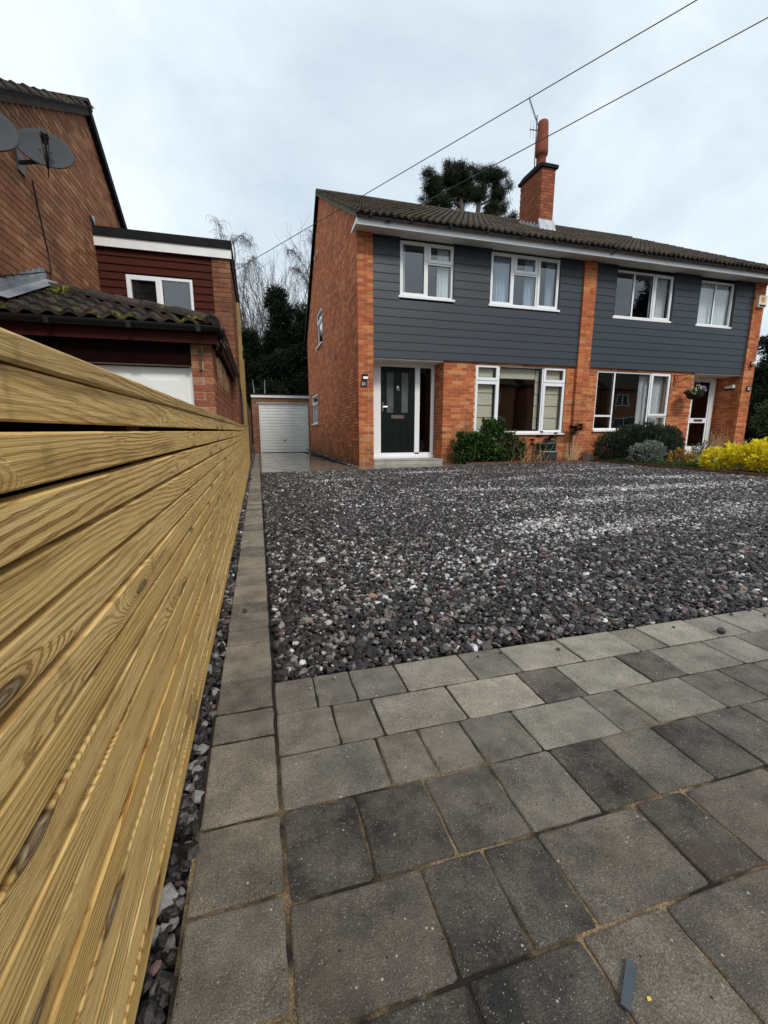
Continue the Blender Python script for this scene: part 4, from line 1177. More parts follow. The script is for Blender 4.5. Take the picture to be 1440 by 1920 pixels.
    # --- chimney on the party line
    if L:
        cb = MB().box(7.607, 8.003, 11.247, 12.243, 5.6, 7.62); ck = cb.build('chimney', 'mortar_dark', h)
        W.wall(ck, 'brick_chimney', 'Y', 11.24, -1, 7.60, 8.01, 5.85, 7.62, weight=1.2)
        W.wall(ck, 'brick_chimney', 'X', 7.60, -1, 11.335, 12.25, 5.85, 7.62, off=1, weight=1.2)
        W.wall(ck, 'brick_chimney', 'X', 8.01, 1, 11.335, 12.25, 5.85, 7.62, off=1, weight=0)
        cap = MB().box(7.545, 8.065, 11.185, 12.305, 7.622, 7.70).prism([(11.20, 7.70), (12.29, 7.70), (12.1, 7.76), (11.4, 7.76)], 'X', 7.56, 8.05); cap.build('cap', 'felt_black', ck)
        MB().lathe((7.80, 11.62, 7.74), [(.155, 0), (.14, .10), (.128, .12), (.126, .34), (.16, .36), (.172, .44), (.168, .46), (.138, 1.10), (.126, 1.17), (.108, 1.17), (.10, .9)], 20).build('pot', 'terracotta', ck, True)
        # lead apron and stepped soakers
        fl = MB().box(7.50, 8.10, 11.06, 11.235, 5.93, 5.99)
        fl.prism([(11.10, roof_z(11.10) + .03), (11.235, roof_z(11.235) + .03), (11.235, roof_z(11.235) + .30), (11.22, roof_z(11.235) + .30)], 'X', 7.56, 8.05)
        for k in range(6):
            ya = 11.24 + k * 0.165
            fl.prism([(ya, roof_z(ya) + 0.02), (ya + .16, roof_z(ya + .16) + 0.02), (ya + .16, roof_z(ya) + .20), (ya + .02, roof_z(ya) + .21)], 'X', 7.588, 7.598)
        fl.build('flashing', 'lead', ck)
    W.build(300)
    return h

house_l = make_house('L')
house_r = make_house('R')

# ---- curtains and blinds
curtain('curtain', 'curtain_white', 3.95, 4.22, 9.52, 3.60, 4.64, 'white curtain drawn to the right side of the small bedroom window', 4)
curtain('curtain', 'curtain_white', 3.10, 3.20, 9.52, 3.60, 4.64, 'thin white curtain at the left side of the small bedroom window', 2)
curtain('curtain', 'curtain_blue', 5.35, 5.75, 9.54, 3.60, 4.64, 'pale blue curtain in the left light of the wide bedroom window', 5)
curtain('curtain', 'curtain_blue', 6.15, 6.42, 9.54, 3.60, 4.64, 'pale blue curtain in the middle light of the wide bedroom window', 4)
curtain('curtain', 'curtain_blue', 6.72, 6.95, 9.54, 3.60, 4.64, 'pale blue curtain in the right light of the wide bedroom window', 4)
curtain('curtain', 'curtain_white', 9.84, 10.38, 9.56, 3.56, 4.60, 'white net curtain in the right light of the adjoining house large bedroom window', 6)
curtain('curtain', 'curtain_white', 11.32, 12.48, 9.56, 3.56, 4.60, 'white net curtain across the adjoining house small bedroom window', 10)
curtain('curtain', 'curtain_white', 9.86, 10.14, 9.62, 0.80, 2.22, 'white curtain beside the centre pane of the adjoining house living room window', 4)
curtain('curtain', 'curtain_white', 10.30, 10.66, 9.62, 0.80, 2.22, 'white curtain in the right light of the adjoining house living room window', 5)
def blind(x0, x1, z0, z1, label, y=9.53):
    t = thing('roman_blind', ((x0 + x1) / 2, y, z0), label, 'blind')
    z = z0
    while z < z1 - 0.02:
        e = min(z + 0.285, z1)
        MB().prism([(y, z), (y + .006, z), (y + .010, e), (y + .004, e)], 'X', x0, x1).build('fold', 'blind_cream', t); mbox('batten', 'old_timber', t, x0, x1, y - .006, y - .001, z - .002, z + .008); z = e
blind(4.98, 5.44, 0.78, 2.22, 'cream roman blind pulled down in the left light of number 21 living room')
blind(6.84, 7.30, 0.78, 2.22, 'cream roman blind pulled down in the right light of number 21 living room')
blind(6.62, 6.72, 0.78, 2.22, 'narrow edge of a cream roman blind beside the big centre pane', 9.56)
blind(5.60, 6.60, 1.98, 2.22, 'cream roman blind rolled up at the top of the big centre pane', 9.56)

# ---- small things fixed to the fronts
t = thing('house_number_sign', (2.235, 9.30, 1.73), 'small slate house number sign reading 21 on the brick pier', 'sign')
mbox('plate', 'sign_slate', t, 2.165, 2.305, 9.298, 9.316, 1.680, 1.785)
text_mesh('21', 0.085, 'sign_white', (2.228, 9.2965, 1.735), t)
for x in (2.174, 2.294): MB().lathe((x, 9.297, 1.735), [(.0045, -.0045), (.0045, .0045)], 6).build('screw', 'sign_white', t)
t = thing('wall_light', (2.25, 9.28, 1.87), 'small square wall light with white shade above the number 21 sign', 'light')
mbox('back_plate', 'black_plastic', t, 2.195, 2.31, 9.29, 9.316, 1.82, 1.93)
MB().prism([(9.225, 1.83), (9.289, 1.83), (9.289, 1.895), (9.235, 1.885)], 'X', 2.203, 2.302).build('shade', 'lamp_white', t)
MB().prism([(9.215, 1.90), (9.289, 1.896), (9.289, 1.935), (9.24, 1.93)], 'X', 2.195, 2.31).build('hood', 'black_plastic', t)
t = thing('house_number_sign', (13.42, 9.30, 1.93), 'small dark house number sign on the end brick pier beside the porch', 'sign')
mbox('plate', 'sign_slate', t, 13.345, 13.505, 9.298, 9.316, 1.855, 1.995)
text_mesh('23', 0.10, 'sign_white', (13.425, 9.2965, 1.925), t)
t = thing('porch_light', (13.1, 9.6, 2.0), 'wedge shaped white porch light on the brick return wall', 'light')
MB().prism([(9.50, 1.95), (9.74, 1.95), (9.74, 2.00), (9.50, 2.04)], 'X', 13.09, 13.176).build('shade', 'lamp_white', t)
mbox('base', 'black_plastic', t, 13.10, 13.177, 9.49, 9.75, 1.925, 1.948)
t = thing('security_light', (13.40, 9.28, 2.58), 'small white sensor light on the end brick pier', 'light')
MB().lathe((13.40, 9.25, 2.545), [(.01, 0), (.06, .005), (.065, .07), (.05, .09), (.01, .095)], 12).build('body', 'lamp_white', t, True)
mbox('base', 'black_plastic', t, 13.36, 13.44, 9.285, 9.318, 2.53, 2.66)
t = thing('alarm_box', (13.38, 9.28, 4.18), 'cream burglar alarm box with faded orange emblem on the end brick pier', 'alarm')
MB().prism([(13.24, 4.06), (13.50, 4.06), (13.53, 4.12), (13.53, 4.34), (13.50, 4.36), (13.27, 4.36), (13.24, 4.32)], 'Y', 9.245, 9.317).build('case', 'alarm_cream', t)
MB().lathe((13.385, 9.243, 4.24), [(0.001, -.0), (.075, .0)], 16).v and None
d_ = MB(); n = 16; d_.prism([(13.385 + .075 * math.cos(2 * math.pi * k / n), 4.25 + .075 * math.sin(2 * math.pi * k / n)) for k in range(n)], 'Y', 9.2425, 9.246); d_.build('emblem', 'alarm_orange', t)
mbox('strobe', 'black_plastic', t, 13.27, 13.50, 9.240, 9.2445, 4.075, 4.125)

# hanging basket on its bracket
t = thing('basket_bracket', (10.78, 9.40, 2.0), 'dark scrolled iron bracket fixed beside the adjoining porch', 'bracket')
mbox('back_bar', 'wire_black', t, 10.775, 10.80, 9.383, 9.398, 1.92, 2.22)
MB().tube([(10.79, 9.39, 2.20), (10.95, 9.20, 2.205), (11.10, 9.03, 2.21)], .010, 6).tube([(10.79, 9.39, 2.00), (10.90, 9.27, 2.05), (11.05, 9.09, 2.19)], .008, 6).tube([(10.83 + .05 * math.cos(a) * (1 - a / 14), 9.35, 2.13 + .05 * math.sin(a) * (1 - a / 14)) for a in [k * .5 for k in range(16)]], .006, 5).build('arm', 'wire_black', t)

# ================================================================== NEIGHBOUR ON THE LOWER PLOT
XN, YE = -2.248, 8.20
nh = thing('brick_house', (-4.5, 8, -0.65), 'brown brick gabled neighbouring house with two satellite dishes and a maroon boarded extension', 'house')
NW = Brickwork()
NA_Y, NA_Z = 8.42, 5.48          # apex
NF = 0.555                        # front slope
NR = 0.66                         # rear slope
def nroof(y): return NA_Z - (NA_Y - y) * NF if y < NA_Y else NA_Z - (y - NA_Y) * NR
mb = MB()
yf0, yr0 = 3.2, 12.0
mb.prism([(yf0, -0.7), (yr0, -0.7), (yr0, nroof(yr0)), (NA_Y, NA_Z - .02), (yf0, nroof(yf0))], 'X', XN - 0.25, XN - 0.007)
ngw = mb.build('gable_wall', 'mortar_dark', nh)
def nlim(z):
    lo, hi = yf0, yr0
    if z > nroof(lo) - .03: lo = NA_Y - (NA_Z - .03 - z) / NF
    if z > nroof(hi) - .03: hi = NA_Y + (NA_Z - .03 - z) / NR
    return (lo, hi)
NW.wall(ngw, 'brick_brown', 'X', XN, 1, yf0, yr0, -0.65, 5.45, [(YE + .02, 20, -1, 3.45)], nlim, weight=1.0)
mb = MB(); t_ = 0.05; xr0, xr1 = -7.8, XN + 0.06
mb.prism([(yf0 - .4, nroof(yf0 - .4)), (NA_Y, NA_Z), (yr0 + .3, nroof(yr0 + .3)), (yr0 + .3, nroof(yr0 + .3) + t_), (NA_Y, NA_Z + t_), (yf0 - .4, nroof(yf0 - .4) + t_)], 'X', xr0, xr1)
nrf = mb.build('roof', 'felt_black', nh)
roof_tiles(nrf, 'tile_moss', XN + 0.07 - 3 * 0.3, XN + 0.07, yf0 - .4, nroof(yf0 - .4) + t_, NA_Y, NA_Z + t_, seed=9, limit=60, roll=0.05)
MB().prism([(NA_Y, NA_Z + .09), (yr0 + .3, nroof(yr0 + .3) + .09), (yr0 + .3, nroof(yr0 + .3) - .09), (NA_Y, NA_Z - .07)], 'X', XN + 0.012, XN + 0.075).build('barge_board', 'felt_black', nrf)
MB().prism([(yf0 - .4, nroof(yf0 - .4) + .045), (NA_Y, NA_Z + .045), (NA_Y, NA_Z - .07), (yf0 - .4, nroof(yf0 - .4) - .07)], 'X', XN + 0.004, XN + 0.055).build('verge', 'verge_dark', nrf)
x = XN + .08
for k in range(4): MB().prism([(NA_Y + .12 * math.cos(a), NA_Z + .05 + .09 * math.sin(a)) for a in [math.pi * i / 8 for i in range(9)]], 'X', x - .44, x).build('ridge_tile', 'tile_moss', nrf); x -= .445
mbox('front_wall', 'brick_brown', nh, -7.7, XN - 0.26, yf0, yf0 + .2, -0.7, nroof(yf0) - .05)

# ---- two storey flat roofed extension
ext = MB(); EX1 = -0.30
ewin = (-1.875, -0.905, 2.43, 3.175)
slab_with_holes(ext, 'Y', YE + 0.05, YE + 0.25, XN, -0.59, -0.7, 3.56, [ewin])
ext.box(-0.583, EX1 - 0.007, YE + 0.007, YE + 0.25, -0.7, 3.56).box(EX1 - 0.25, EX1 - 0.007, YE + 0.252, 12.0, -0.7, 3.56).box(XN, EX1 - .26, 11.8, 12.0, -.7, 3.56)
exo = ext.build('extension_wall', 'mortar_dark', nh)
NW.wall(exo, 'brick_dull', 'Y', YE, -1, -0.588, EX1, -0.65, 3.55, weight=0.9)
NW.wall(exo, 'brick_dull', 'X', EX1, 1, YE + .095, 12.0, -0.65, 3.55, weight=0.25)
clad = mbox('cladding', 'felt_black', nh, XN + .002, -0.592, YE + .042, YE + .049, 1.6, 3.55)
z = 1.95
while z < 3.52:
    top = min(z + .114, 3.535)
    iv = [(XN + .004, -0.594)]
    if min(top, ewin[3]) - max(z, ewin[2]) > .02: iv = [(XN + .004, ewin[0] - .002), (ewin[1] + .002, -0.594)]
    for a, c in iv:
        MB().prism([(YE + .008, z), (YE + .022, z), (YE + .040, top + .01), (YE + .028, top + .01)], 'X', a, c).build('board', 'cladding_maroon', clad)
    z = top
a, b_, c, d = ewin
window(nh, 'Y', YE + .012, -1, a, b_, c, d, [(a, (a + b_) / 2 + .01, c, d, True), ((a + b_) / 2 + .01, b_, c, d, False)], fw=.05)
mbox('fascia', 'paint_white', nh, XN - .03, EX1 + .03, YE - .045, YE - .02, 3.535, 3.675)
MB().box(XN - .05, EX1 + .045, YE - .07, 12.05, 3.677, 3.80).build('flat_roof', 'felt_black', nh)
mbox('side_fascia', 'black_plastic', nh, EX1 + .008, EX1 + .03, YE - .019, 12.03, 3.53, 3.675)
mbox('ceiling', 'room_plaster', nh, XN + .01, EX1 - .26, YE + .26, 11.78, 3.4, 3.45)
MB().prism([(8.05, 3.90), (8.22, 3.82), (8.22, 3.96)], 'X', XN + .004, XN + .03).build('flashing', 'lead', nh)

for a_, c_, nm in ((-1.39, -0.92, 'white net curtain behind the right pane of the maroon boarded extension'), (-1.66, -1.41, 'white net curtain edge behind the left pane of the maroon boarded extension')):
    mbq = MB(); n_ = 24
    for j in range(n_):
        xa = a_ + (c_ - a_) * j / n_; xb = a_ + (c_ - a_) * (j + 1) / n_; ya = YE + .12 + .012 * math.sin(j); yb = YE + .12 + .012 * math.sin(j + 1)
        mbq.quad((xa, ya, 2.45), (xb, yb, 2.45), (xb, yb, 3.14), (xa, ya, 3.14)).quad((xa, ya + .005, 2.45), (xa, ya + .005, 3.14), (xb, yb + .005, 3.14), (xb, yb + .005, 2.45))
    tag(mbq.build('curtain', 'curtain_white', None, True), nm, 'curtain')

# ---- garage with hipped tiled roof in front
GY, GX = 4.96, -0.407
gar = MB(); slab_with_holes(gar, 'Y', GY + .007, GY + .25, -2.9, GX - .007, -0.7, 1.64, [(-2.75, -0.612, -0.7, 1.40)])
gar.box(GX - .25, GX - .007, GY + .252, YE - .002, -0.7, 1.64)
gao = gar.build('garage_wall', 'mortar_pale', nh)
NW.wall(gao, 'brick_red', 'Y', GY, -1, -0.612, GX, -0.65, 1.62, weight=3.0)
NW.wall(gao, 'brick_red', 'X', GX, 1, GY + .095, YE, -0.65, 1.62, off=1, weight=2.5)
gd = thing('garage_door', (-1.68, 5.05, -0.65), 'white panelled garage door under the mossy tiled roof', 'garage door')
gdb = mbox('leaf', 'garage_white', gd, -2.72, -0.64, GY + .09, GY + .13, -0.64, 1.385)
for i in range(4):
    for j in range(4):
        x0_ = -2.68 + i * .512; z0_ = -.58 + j * .49
        MB().box(x0_ + .04, x0_ + .46, GY + .078, GY + .0895, z0_ + .05, z0_ + .43).build('panel', 'garage_white', gdb)
        MB().box(x0_ + .10, x0_ + .40, GY + .070, GY + .0775, z0_ + .11, z0_ + .37).build('panel', 'garage_white', gdb)
MB().box(-2.75, -2.72, GY + .06, GY + .14, -.65, 1.40).box(-.64, -.612, GY + .06, GY + .14, -.65, 1.40).build('frame', 'paint_white', gd)
# roof: front slope from the eave to the gable wall, hip to the right corner
EY, EZ = 4.80, 1.765
HIP = ((-0.37, 4.80, 1.785), (XN, 6.19, 2.34))
SLG = (2.33 - EZ) / (6.19 - EY)
def hipx(y): return HIP[0][0] + (HIP[1][0] - HIP[0][0]) * (y - HIP[0][1]) / (HIP[1][1] - HIP[0][1])
grf = MB().add([(-2.95, EY, EZ), (-0.30, EY, EZ), (XN, 6.19, 2.33), (-2.95, 6.19, 2.33), (-0.30, YE, EZ), (-1.0, YE, 2.1), (XN, YE, 2.33)],
               [(0, 1, 2, 3), (1, 4, 5), (1, 5, 2), (2, 5, 6)]).build('garage_roof', 'felt_black', nh)
roof_tiles(grf, 'tile_moss', -0.35 - 9 * .33, -0.35, EY - .03, EZ + .005, 6.40, EZ + .005 + 1.63 * SLG, gauge=.215, w=.33, seed=4, roll=.042, keep=lambda x, y, z: x < hipx(max(y, EY)) + .12 and x > XN - .9)
hv0, hv1 = Vector(HIP[0]), Vector(HIP[1]); n = 6
for k in range(n):
    p0 = hv0.lerp(hv1, k / n) + Vector((0, 0, .03)); p1 = hv0.lerp(hv1, (k + 1.12) / n) + Vector((0, 0, .05))
    mb = MB(); mb.cur = rnd.random(); dv = (p1 - p0).normalized(); sd = dv.cross(Vector((0, 0, 1))).normalized(); upv = sd.cross(dv); vs = []
    for pp in (p0, p1):
        for i in range(9):
            a = math.pi * i / 8; vs.append(pp + sd * .115 * math.cos(a) + upv * (.075 * math.sin(a) - .03))
    mb.add(vs, [(i, i + 1, 9 + i + 1, 9 + i) for i in range(8)] + [tuple(range(9))[::-1], tuple(range(9, 18))]).build('hip_tile', 'tile_moss', grf, False)
mbox('fascia', 'fascia_maroon_shaded', nh, -2.95, -0.335, EY + .045, EY + .065, 1.60, 1.735)
mbox('soffit', 'eave_shade', nh, -2.95, -0.335, EY + .066, GY - .002, 1.615, 1.625)
mbox('lintel_board', 'eave_shade', nh, -2.75, -0.613, GY - .012, GY + .004, 1.40, 1.64)
mbox('side_fascia', 'cladding_maroon', nh, -0.355, -0.336, EY + .07, YE - .01, 1.60, 1.735)
def half_pipe(name, axis, c0, c1, cc, zz, rr, parent):
    n = 10; a = [(cc + rr * math.cos(math.pi + math.pi * i / n), zz + rr * math.sin(math.pi + math.pi * i / n)) for i in range(n + 1)]
    i_ = [(cc + (rr - .005) * math.cos(math.pi + math.pi * i / n), zz + (rr - .005) * math.sin(math.pi + math.pi * i / n)) for i in range(n + 1)]
    return MB().prism(a + i_[::-1], axis, c0, c1).build(name, 'black_plastic', parent)
g1 = half_pipe('gutter', 'X', -2.95, -0.30, EY - .012, 1.755, .055, nh)
g2 = half_pipe('gutter', 'Y', EY - .01, YE + .9, -0.325, 1.755, .055, nh)
for x in (-2.3, -1.75, -1.1, -.5): mbox('bracket', 'black_plastic', g1, x - .02, x + .02, EY - .073, EY + .044, 1.69, 1.75)
MB().tube([(-.33, EY + .02, 1.74), (-.315, EY + .10, 1.66), (-.33, EY + .2, 1.60), (-.36, EY + .26, 1.52)], .034, 10).tube([(-.335, EY + .03, 1.755), (-.31, EY + .08, 1.685)], .043, 10).build('downpipe', 'black_plastic', nh, True)
mbox('door_stop', 'old_timber', nh, -0.535, -0.51, GY - .03, GY - .004, 1.36, 1.56)
# lead flashing at the gable wall: stepped above, dressed over the tiles below
fl = MB(); fl.prism([(5.0, 1.92), (6.2, 2.44), (6.2, 2.52), (5.0, 2.02)], 'X', XN + .004, XN + .02)
for k in range(8):
    ya = 5.0 + k * .15; zz = 1.92 + (ya - 5.0) * .433
    fl.prism([(ya, zz + .06), (ya + .15, zz + .12), (ya + .13, zz + .19), (ya, zz + .16)], 'X', XN + .004, XN + .012 + .002 * (k % 2))
fl.add([(XN + .02, 5.0, 1.965), (XN + .02, 6.2, 2.455), (XN + .13, 6.2, 2.425), (XN + .13, 5.0, 1.935)], [(0, 1, 2, 3)])
fl.build('flashing', 'lead', nh)
NW.build(300)
nh2 = thing('downpipe', (-.3, 9, 0), 'grey plastic downpipe running behind the garage gutter end', 'pipe')
MB().tube([(-.30, 8.9, 1.76), (-.30, 9.05, 1.60), (-.29, 9.4, 1.45), (-.28, 9.42, -0.64)], .034, 8).build('pipe', 'steel_dark', nh2, True)
# creeper twigs under the gutter corner
tw = MB(); q = random.Random(8)
for k in range(60):
    y0 = GY + .05 + q.random() * 1.6; z0 = 1.6 - q.random() * .1; p_ = Vector((GX + .02, y0, z0)); pts = [p_.copy()]
    for j in range(4):
        p_ = p_ + Vector((q.uniform(-.008, .014), q.uniform(-.03, .06), -q.uniform(.02, .10))); p_.x = max(p_.x, GX + .008); pts.append(p_.copy())
    tw.tube(pts, .0022, 3, False)
for k in range(9):
    p_ = Vector((-.34, EY + .1, 1.66)); pts = [p_.copy()]; dv = Vector((q.uniform(-.2, .9), q.uniform(-.3, .3), q.uniform(-.3, .9)))
    for j in range(4): p_ = p_ + dv * .035 + Vector((0, 0, -.012 * j)); pts.append(p_.copy())
    tw.tube(pts, .0016, 3, False)
tag(tw.build('dry_creeper', 'straw'), 'thin dry creeper stems hanging under the garage gutter', 'creeper')

# ---- satellite dishes on the gable
def dish(c, r, label, seed):
    t = thing('satellite_dish', c, label, 'satellite dish', 'satellite dishes on the gable')
    c = Vector(c); ax = Vector((0.30, -0.80, 0.40)).normalized()     # pointing direction
    s1 = ax.cross(Vector((0, 0, 1))).normalized(); s2 = s1.cross(ax)
    mb = MB(); rings, n = 7, 32; vs = []
    for side in (0, 1):
        for i in range(rings + 1):
            rr = r * i / rings; dep = (rr / r) ** 2 * r * .22 - side * .012
            for j in range(n):
                a = 2 * math.pi * j / n; vs.append(c + s1 * rr * math.cos(a) + s2 * rr * .92 * math.sin(a) + ax * dep)
    o_ = (rings + 1) * n; fs = []
    for i in range(rings):
        for j in range(n):
            fs.append((i * n + j, i * n + (j + 1) % n, (i + 1) * n + (j + 1) % n, (i + 1) * n + j)); fs.append((o_ + i * n + j, o_ + (i + 1) * n + j, o_ + (i + 1) * n + (j + 1) % n, o_ + i * n + (j + 1) % n))
    for j in range(n): fs.append((rings * n + j, rings * n + (j + 1) % n, o_ + rings * n + (j + 1) % n, o_ + rings * n + j))
    rf = mb.add(vs, fs).build('reflector', 'dish_grey', t, True)
    for k in (-.09, .09):
        MB().lathe(tuple(c + s1 * k * r * 2 + ax * .02), [(.008, -.004), (.008, .006)], 8).build('bolt', 'gasket', rf)
    base = c - s2 * r * .90 + ax * r * .19; tip = c + ax * r * 1.05 - s2 * r * .25
    MB().tube([base - ax * .02, tip], .013, 8).build('arm', 'gasket', t)
    MB().tube([tip - ax * .02 + s2 * .03, tip - ax * .14 + s2 * .06], [.045, .03], 10).tube([tip + s2 * .02, tip - ax * .10 - s2 * .0], .03, 8).build('receiver', 'gasket', t)
    wl = Vector((XN, c.y + .05, c.z - .1))
    MB().tube([c - ax * .012, c - ax * .09, wl + Vector((.02, 0, 0))], .022, 8).box(XN + .0015, XN + .02, wl.y - .07, wl.y + .07, wl.z - .1, wl.z + .1).build('mount', 'steel_dark', t)
    for k in range(4):
        MB().tube([tip - ax * .05 + s1 * (k - 1.5) * .02, tip - s2 * (.10 + .02 * k) - ax * .10 + s1 * (k - 1.5) * .015, base - s2 * (.02 + .015 * k) - ax * .01, c - s2 * r * .8 - ax * .10], .005, 5, False).build('cable', 'gasket', t, True)
DISHES = [((-1.98, 5.90, 3.60), 0.25, 'grey satellite dish above the black wall cable, feed arm in front', 1), ((-1.98, 4.62, 3.07), 0.25, 'grey satellite dish fixed lower down the roof slope than the other dish', 2)]
for dd in DISHES: dish(*dd)
cb = MB().tube([(XN + .008, 6.20, 3.45), (XN + .008, 6.28, 3.1), (XN + .008, 6.37, 2.8), (XN + .008, 6.38, 2.56), (XN + .008, 6.25, 2.545), (XN + .008, 5.2, 2.17)], .008, 5)
tag(cb.build('aerial_cable', 'gasket'), 'black cable running down the brown brick gable from the dishes', 'cable')

# ================================================================== SINGLE GARAGE AT THE END OF THE DRIVE
G0, GZ = 20.4, -0.235
gg = thing('garage', (1.1, 20.5, GZ), 'flat roofed red brick garage with white up-and-over door at the end of the drive', 'garage')
GB = Brickwork()
mb = MB(); slab_with_holes(mb, 'Y', G0 + .007, G0 + .22, -0.19, 2.60, -0.5, 2.20, [(0.10, 2.26, -0.5, 1.905)])
mb.box(-0.19, 0.02, G0 + .222, 26, -.5, 2.2).box(2.4, 2.6, G0 + .222, 26, -.5, 2.2)
gwl = mb.build('wall', 'mortar_pale', gg)
GB.wall(gwl, 'brick_dull', 'Y', G0, -1, -0.197, 2.607, GZ, 2.19, [(0.10, 2.26, -1, 1.985)])
GB.build(300)
mbox('lintel', 'concrete', gg, 0.0, 2.36, G0 - .004, G0 + .1, 1.908, 1.983)
MB().box(0.10, 0.16, G0 + .03, G0 + .11, GZ, 1.905).box(2.20, 2.26, G0 + .03, G0 + .11, GZ, 1.905).box(.16, 2.20, G0 + .03, G0 + .11, 1.84, 1.905).build('door_frame', 'paint_white', gg)
dl = mbox('door', 'garage_white', gg, .163, 2.197, G0 + .075, G0 + .10, GZ + .01, 1.838)
z = GZ + .02; k = 0
while z < 1.80:
    MB().prism([(G0 + .045, z + .012), (G0 + .0745, z), (G0 + .0745, z + .112), (G0 + .045, z + .100)], 'X', .17, 2.19).build('rib', 'garage_white', dl); z += .130
MB().lathe((1.19, G0 + .03, 0.32), [(.012, -.05), (.03, -.02), (.03, .02), (.012, .05)], 10).build('handle', 'gasket', dl, True)
mbox('fascia', 'paint_white', gg, -0.21, 2.62, G0 - .06, G0 - .03, 2.20, 2.315)
mbox('roof', 'felt_black', gg, -0.23, 2.64, G0 - .085, 26.1, 2.317, 2.375)

# ================================================================== CHIMNEY AERIAL, WIRES
ta = thing('tv_aerial', (7.62, 11.62, 8.6), 'thin television aerial fixed beside the chimney pot', 'aerial')
MB().tube([(7.60, 11.62, 7.75), (7.60, 11.62, 9.02)], .014, 6).build('mast', 'steel_dark', ta)
MB().tube([(7.64, 11.62, 8.80), (7.42, 11.75, 9.45)], .014, 6).tube([(7.40, 11.62, 8.66), (7.66, 11.62, 8.68)], .012, 6).build('boom', 'steel_dark', ta)
el = MB()
for k in range(9):
    a = Vector((7.64, 11.62, 8.80)).lerp(Vector((7.42, 11.75, 9.45)), k / 8); el.tube([a + Vector((0, -.02, -.14)), a + Vector((0, .02, .14))], .003, 4)
for k in range(3):
    a = Vector((7.42 + .09 * k, 11.62, 8.67)); el.tube([a + Vector((0, 0, -.22)), a + Vector((0, 0, .22))], .005, 4)
el.build('element', 'steel_dark', ta)
def wire(name, a, c, sag, label, r=.0075):
    a, c = Vector(a), Vector(c); pts = []
    for k in range(25):
        t = k / 24; pts.append(a.lerp(c, t) - Vector((0, 0, sag * 4 * t * (1 - t))))
    return tag(MB().tube(pts, r, 6).build(name, 'wire_black', None, True), label, 'wire')
A1, B1 = Vector((6.18, 5.73, 6.64)), Vector((-0.29, 13.09, 4.99)); dv = A1 - B1
wire('overhead_wire', A1 + dv * .6, B1 - dv * .35, .0, 'upper overhead wire crossing in front of the gable of number 21')
A2, B2 = Vector((7.12, 5.41, 6.42)), Vector((2.62, 8.925, 4.735)); dv = A2 - B2
wire('overhead_wire', A2 + dv * .6, B2, .02, 'lower overhead wire passing the chimney pot down to the eaves of number 21')
t = thing('wire_bracket', (2.62, 8.91, 4.73), 'small black wire bracket on the white fascia', 'bracket')
MB().tube([(2.58, 8.926, 4.72), (2.60, 8.88, 4.735), (2.66, 8.88, 4.715)], .008, 5).tube([(2.66, 8.926, 4.75), (2.68, 8.87, 4.70)], .006, 5).build('hook', 'wire_black', t)
MB().tube([(7.95, 8.92, 4.86), (8.02, 8.86, 4.72), (7.85, 9.05, 4.69)], .010, 5).build('stay', 'wire_black', t)

# ================================================================== BEDS
structure(MB().box(4.52, 8.04, 8.93, 9.39, -0.074, 0.015).build('flower_bed', 'soil'))
structure(MB().box(8.07, 40, 0.5, 9.3, -0.074, 0.012).build('front_garden', 'soil'))
te = thing('timber_edging', (6.3, 8.9, 0), 'brown timber edging board along the flower bed under the window', 'edging')
for a, c in ((4.50, 5.9), (5.905, 7.0), (7.005, 8.03)):
    MB().box(a, c, 8.895, 8.925, -0.06, 0.045).build('board', 'edge_timber', te)
te = thing('timber_edging', (8.05, 6, 0), 'dark timber edging board between the gravel and the adjoining garden', 'edging')
for a, c in ((2.0, 4.2), (4.205, 6.6), (6.605, 8.9)):
    MB().box(8.03, 8.06, a, c, -0.06, 0.05).build('board', 'edge_timber', te)
MB_ = MB().box(7.90, 8.06, 9.0, 9.2, 0.0, 0.17)
o = MB_.build('stone_block', 'stone_grey'); tag(o, 'small rough stone block standing by the party pier', 'stone')

# ================================================================== FOLIAGE
def leaf_object(name, base, axis, nrm, ln, wd, mat, parent=None, r=None, seed=0, fold=0.25):
    """one quad per leaf, folded a little along its rib: base, side, tip, side"""
    n = len(base); rg = np.random.default_rng(seed)
    axis = axis / np.maximum(np.linalg.norm(axis, axis=1, keepdims=True), 1e-6)
    side = np.cross(axis, nrm); side /= np.maximum(np.linalg.norm(side, axis=1, keepdims=True), 1e-6)
    nn = np.cross(side, axis)
    ln = np.broadcast_to(np.asarray(ln, float), (n,))[:, None]; wd = np.broadcast_to(np.asarray(wd, float), (n,))[:, None]
    midp = base + axis * ln * 0.5 + nn * wd * fold
    co = np.stack([base, midp + side * wd * .5, base + axis * ln, midp - side * wd * .5], 1).reshape(-1, 3).astype(np.float32)
    me = bpy.data.meshes.new(name)
    me.vertices.add(4 * n); me.vertices.foreach_set('co', co.ravel())
    me.loops.add(4 * n); me.loops.foreach_set('vertex_index', np.arange(4 * n, dtype=np.int32))
    me.polygons.add(n); me.polygons.foreach_set('loop_start', np.arange(0, 4 * n, 4, dtype=np.int32))
    me.update(calc_edges=True)
    a = me.attributes.new('rnd', 'FLOAT', 'FACE')
    a.data.foreach_set('value', (rg.random(n) if r is None else np.clip(r, 0, 1)).astype(np.float32))
    me.materials.append(M[mat])
    o = bpy.data.objects.new(name, me); link(o, parent); tag(o, kind='stuff')
    return o

def unit(rg, n):
    v = rg.normal(size=(n, 3)); return v / np.linalg.norm(v, axis=1, keepdims=True)

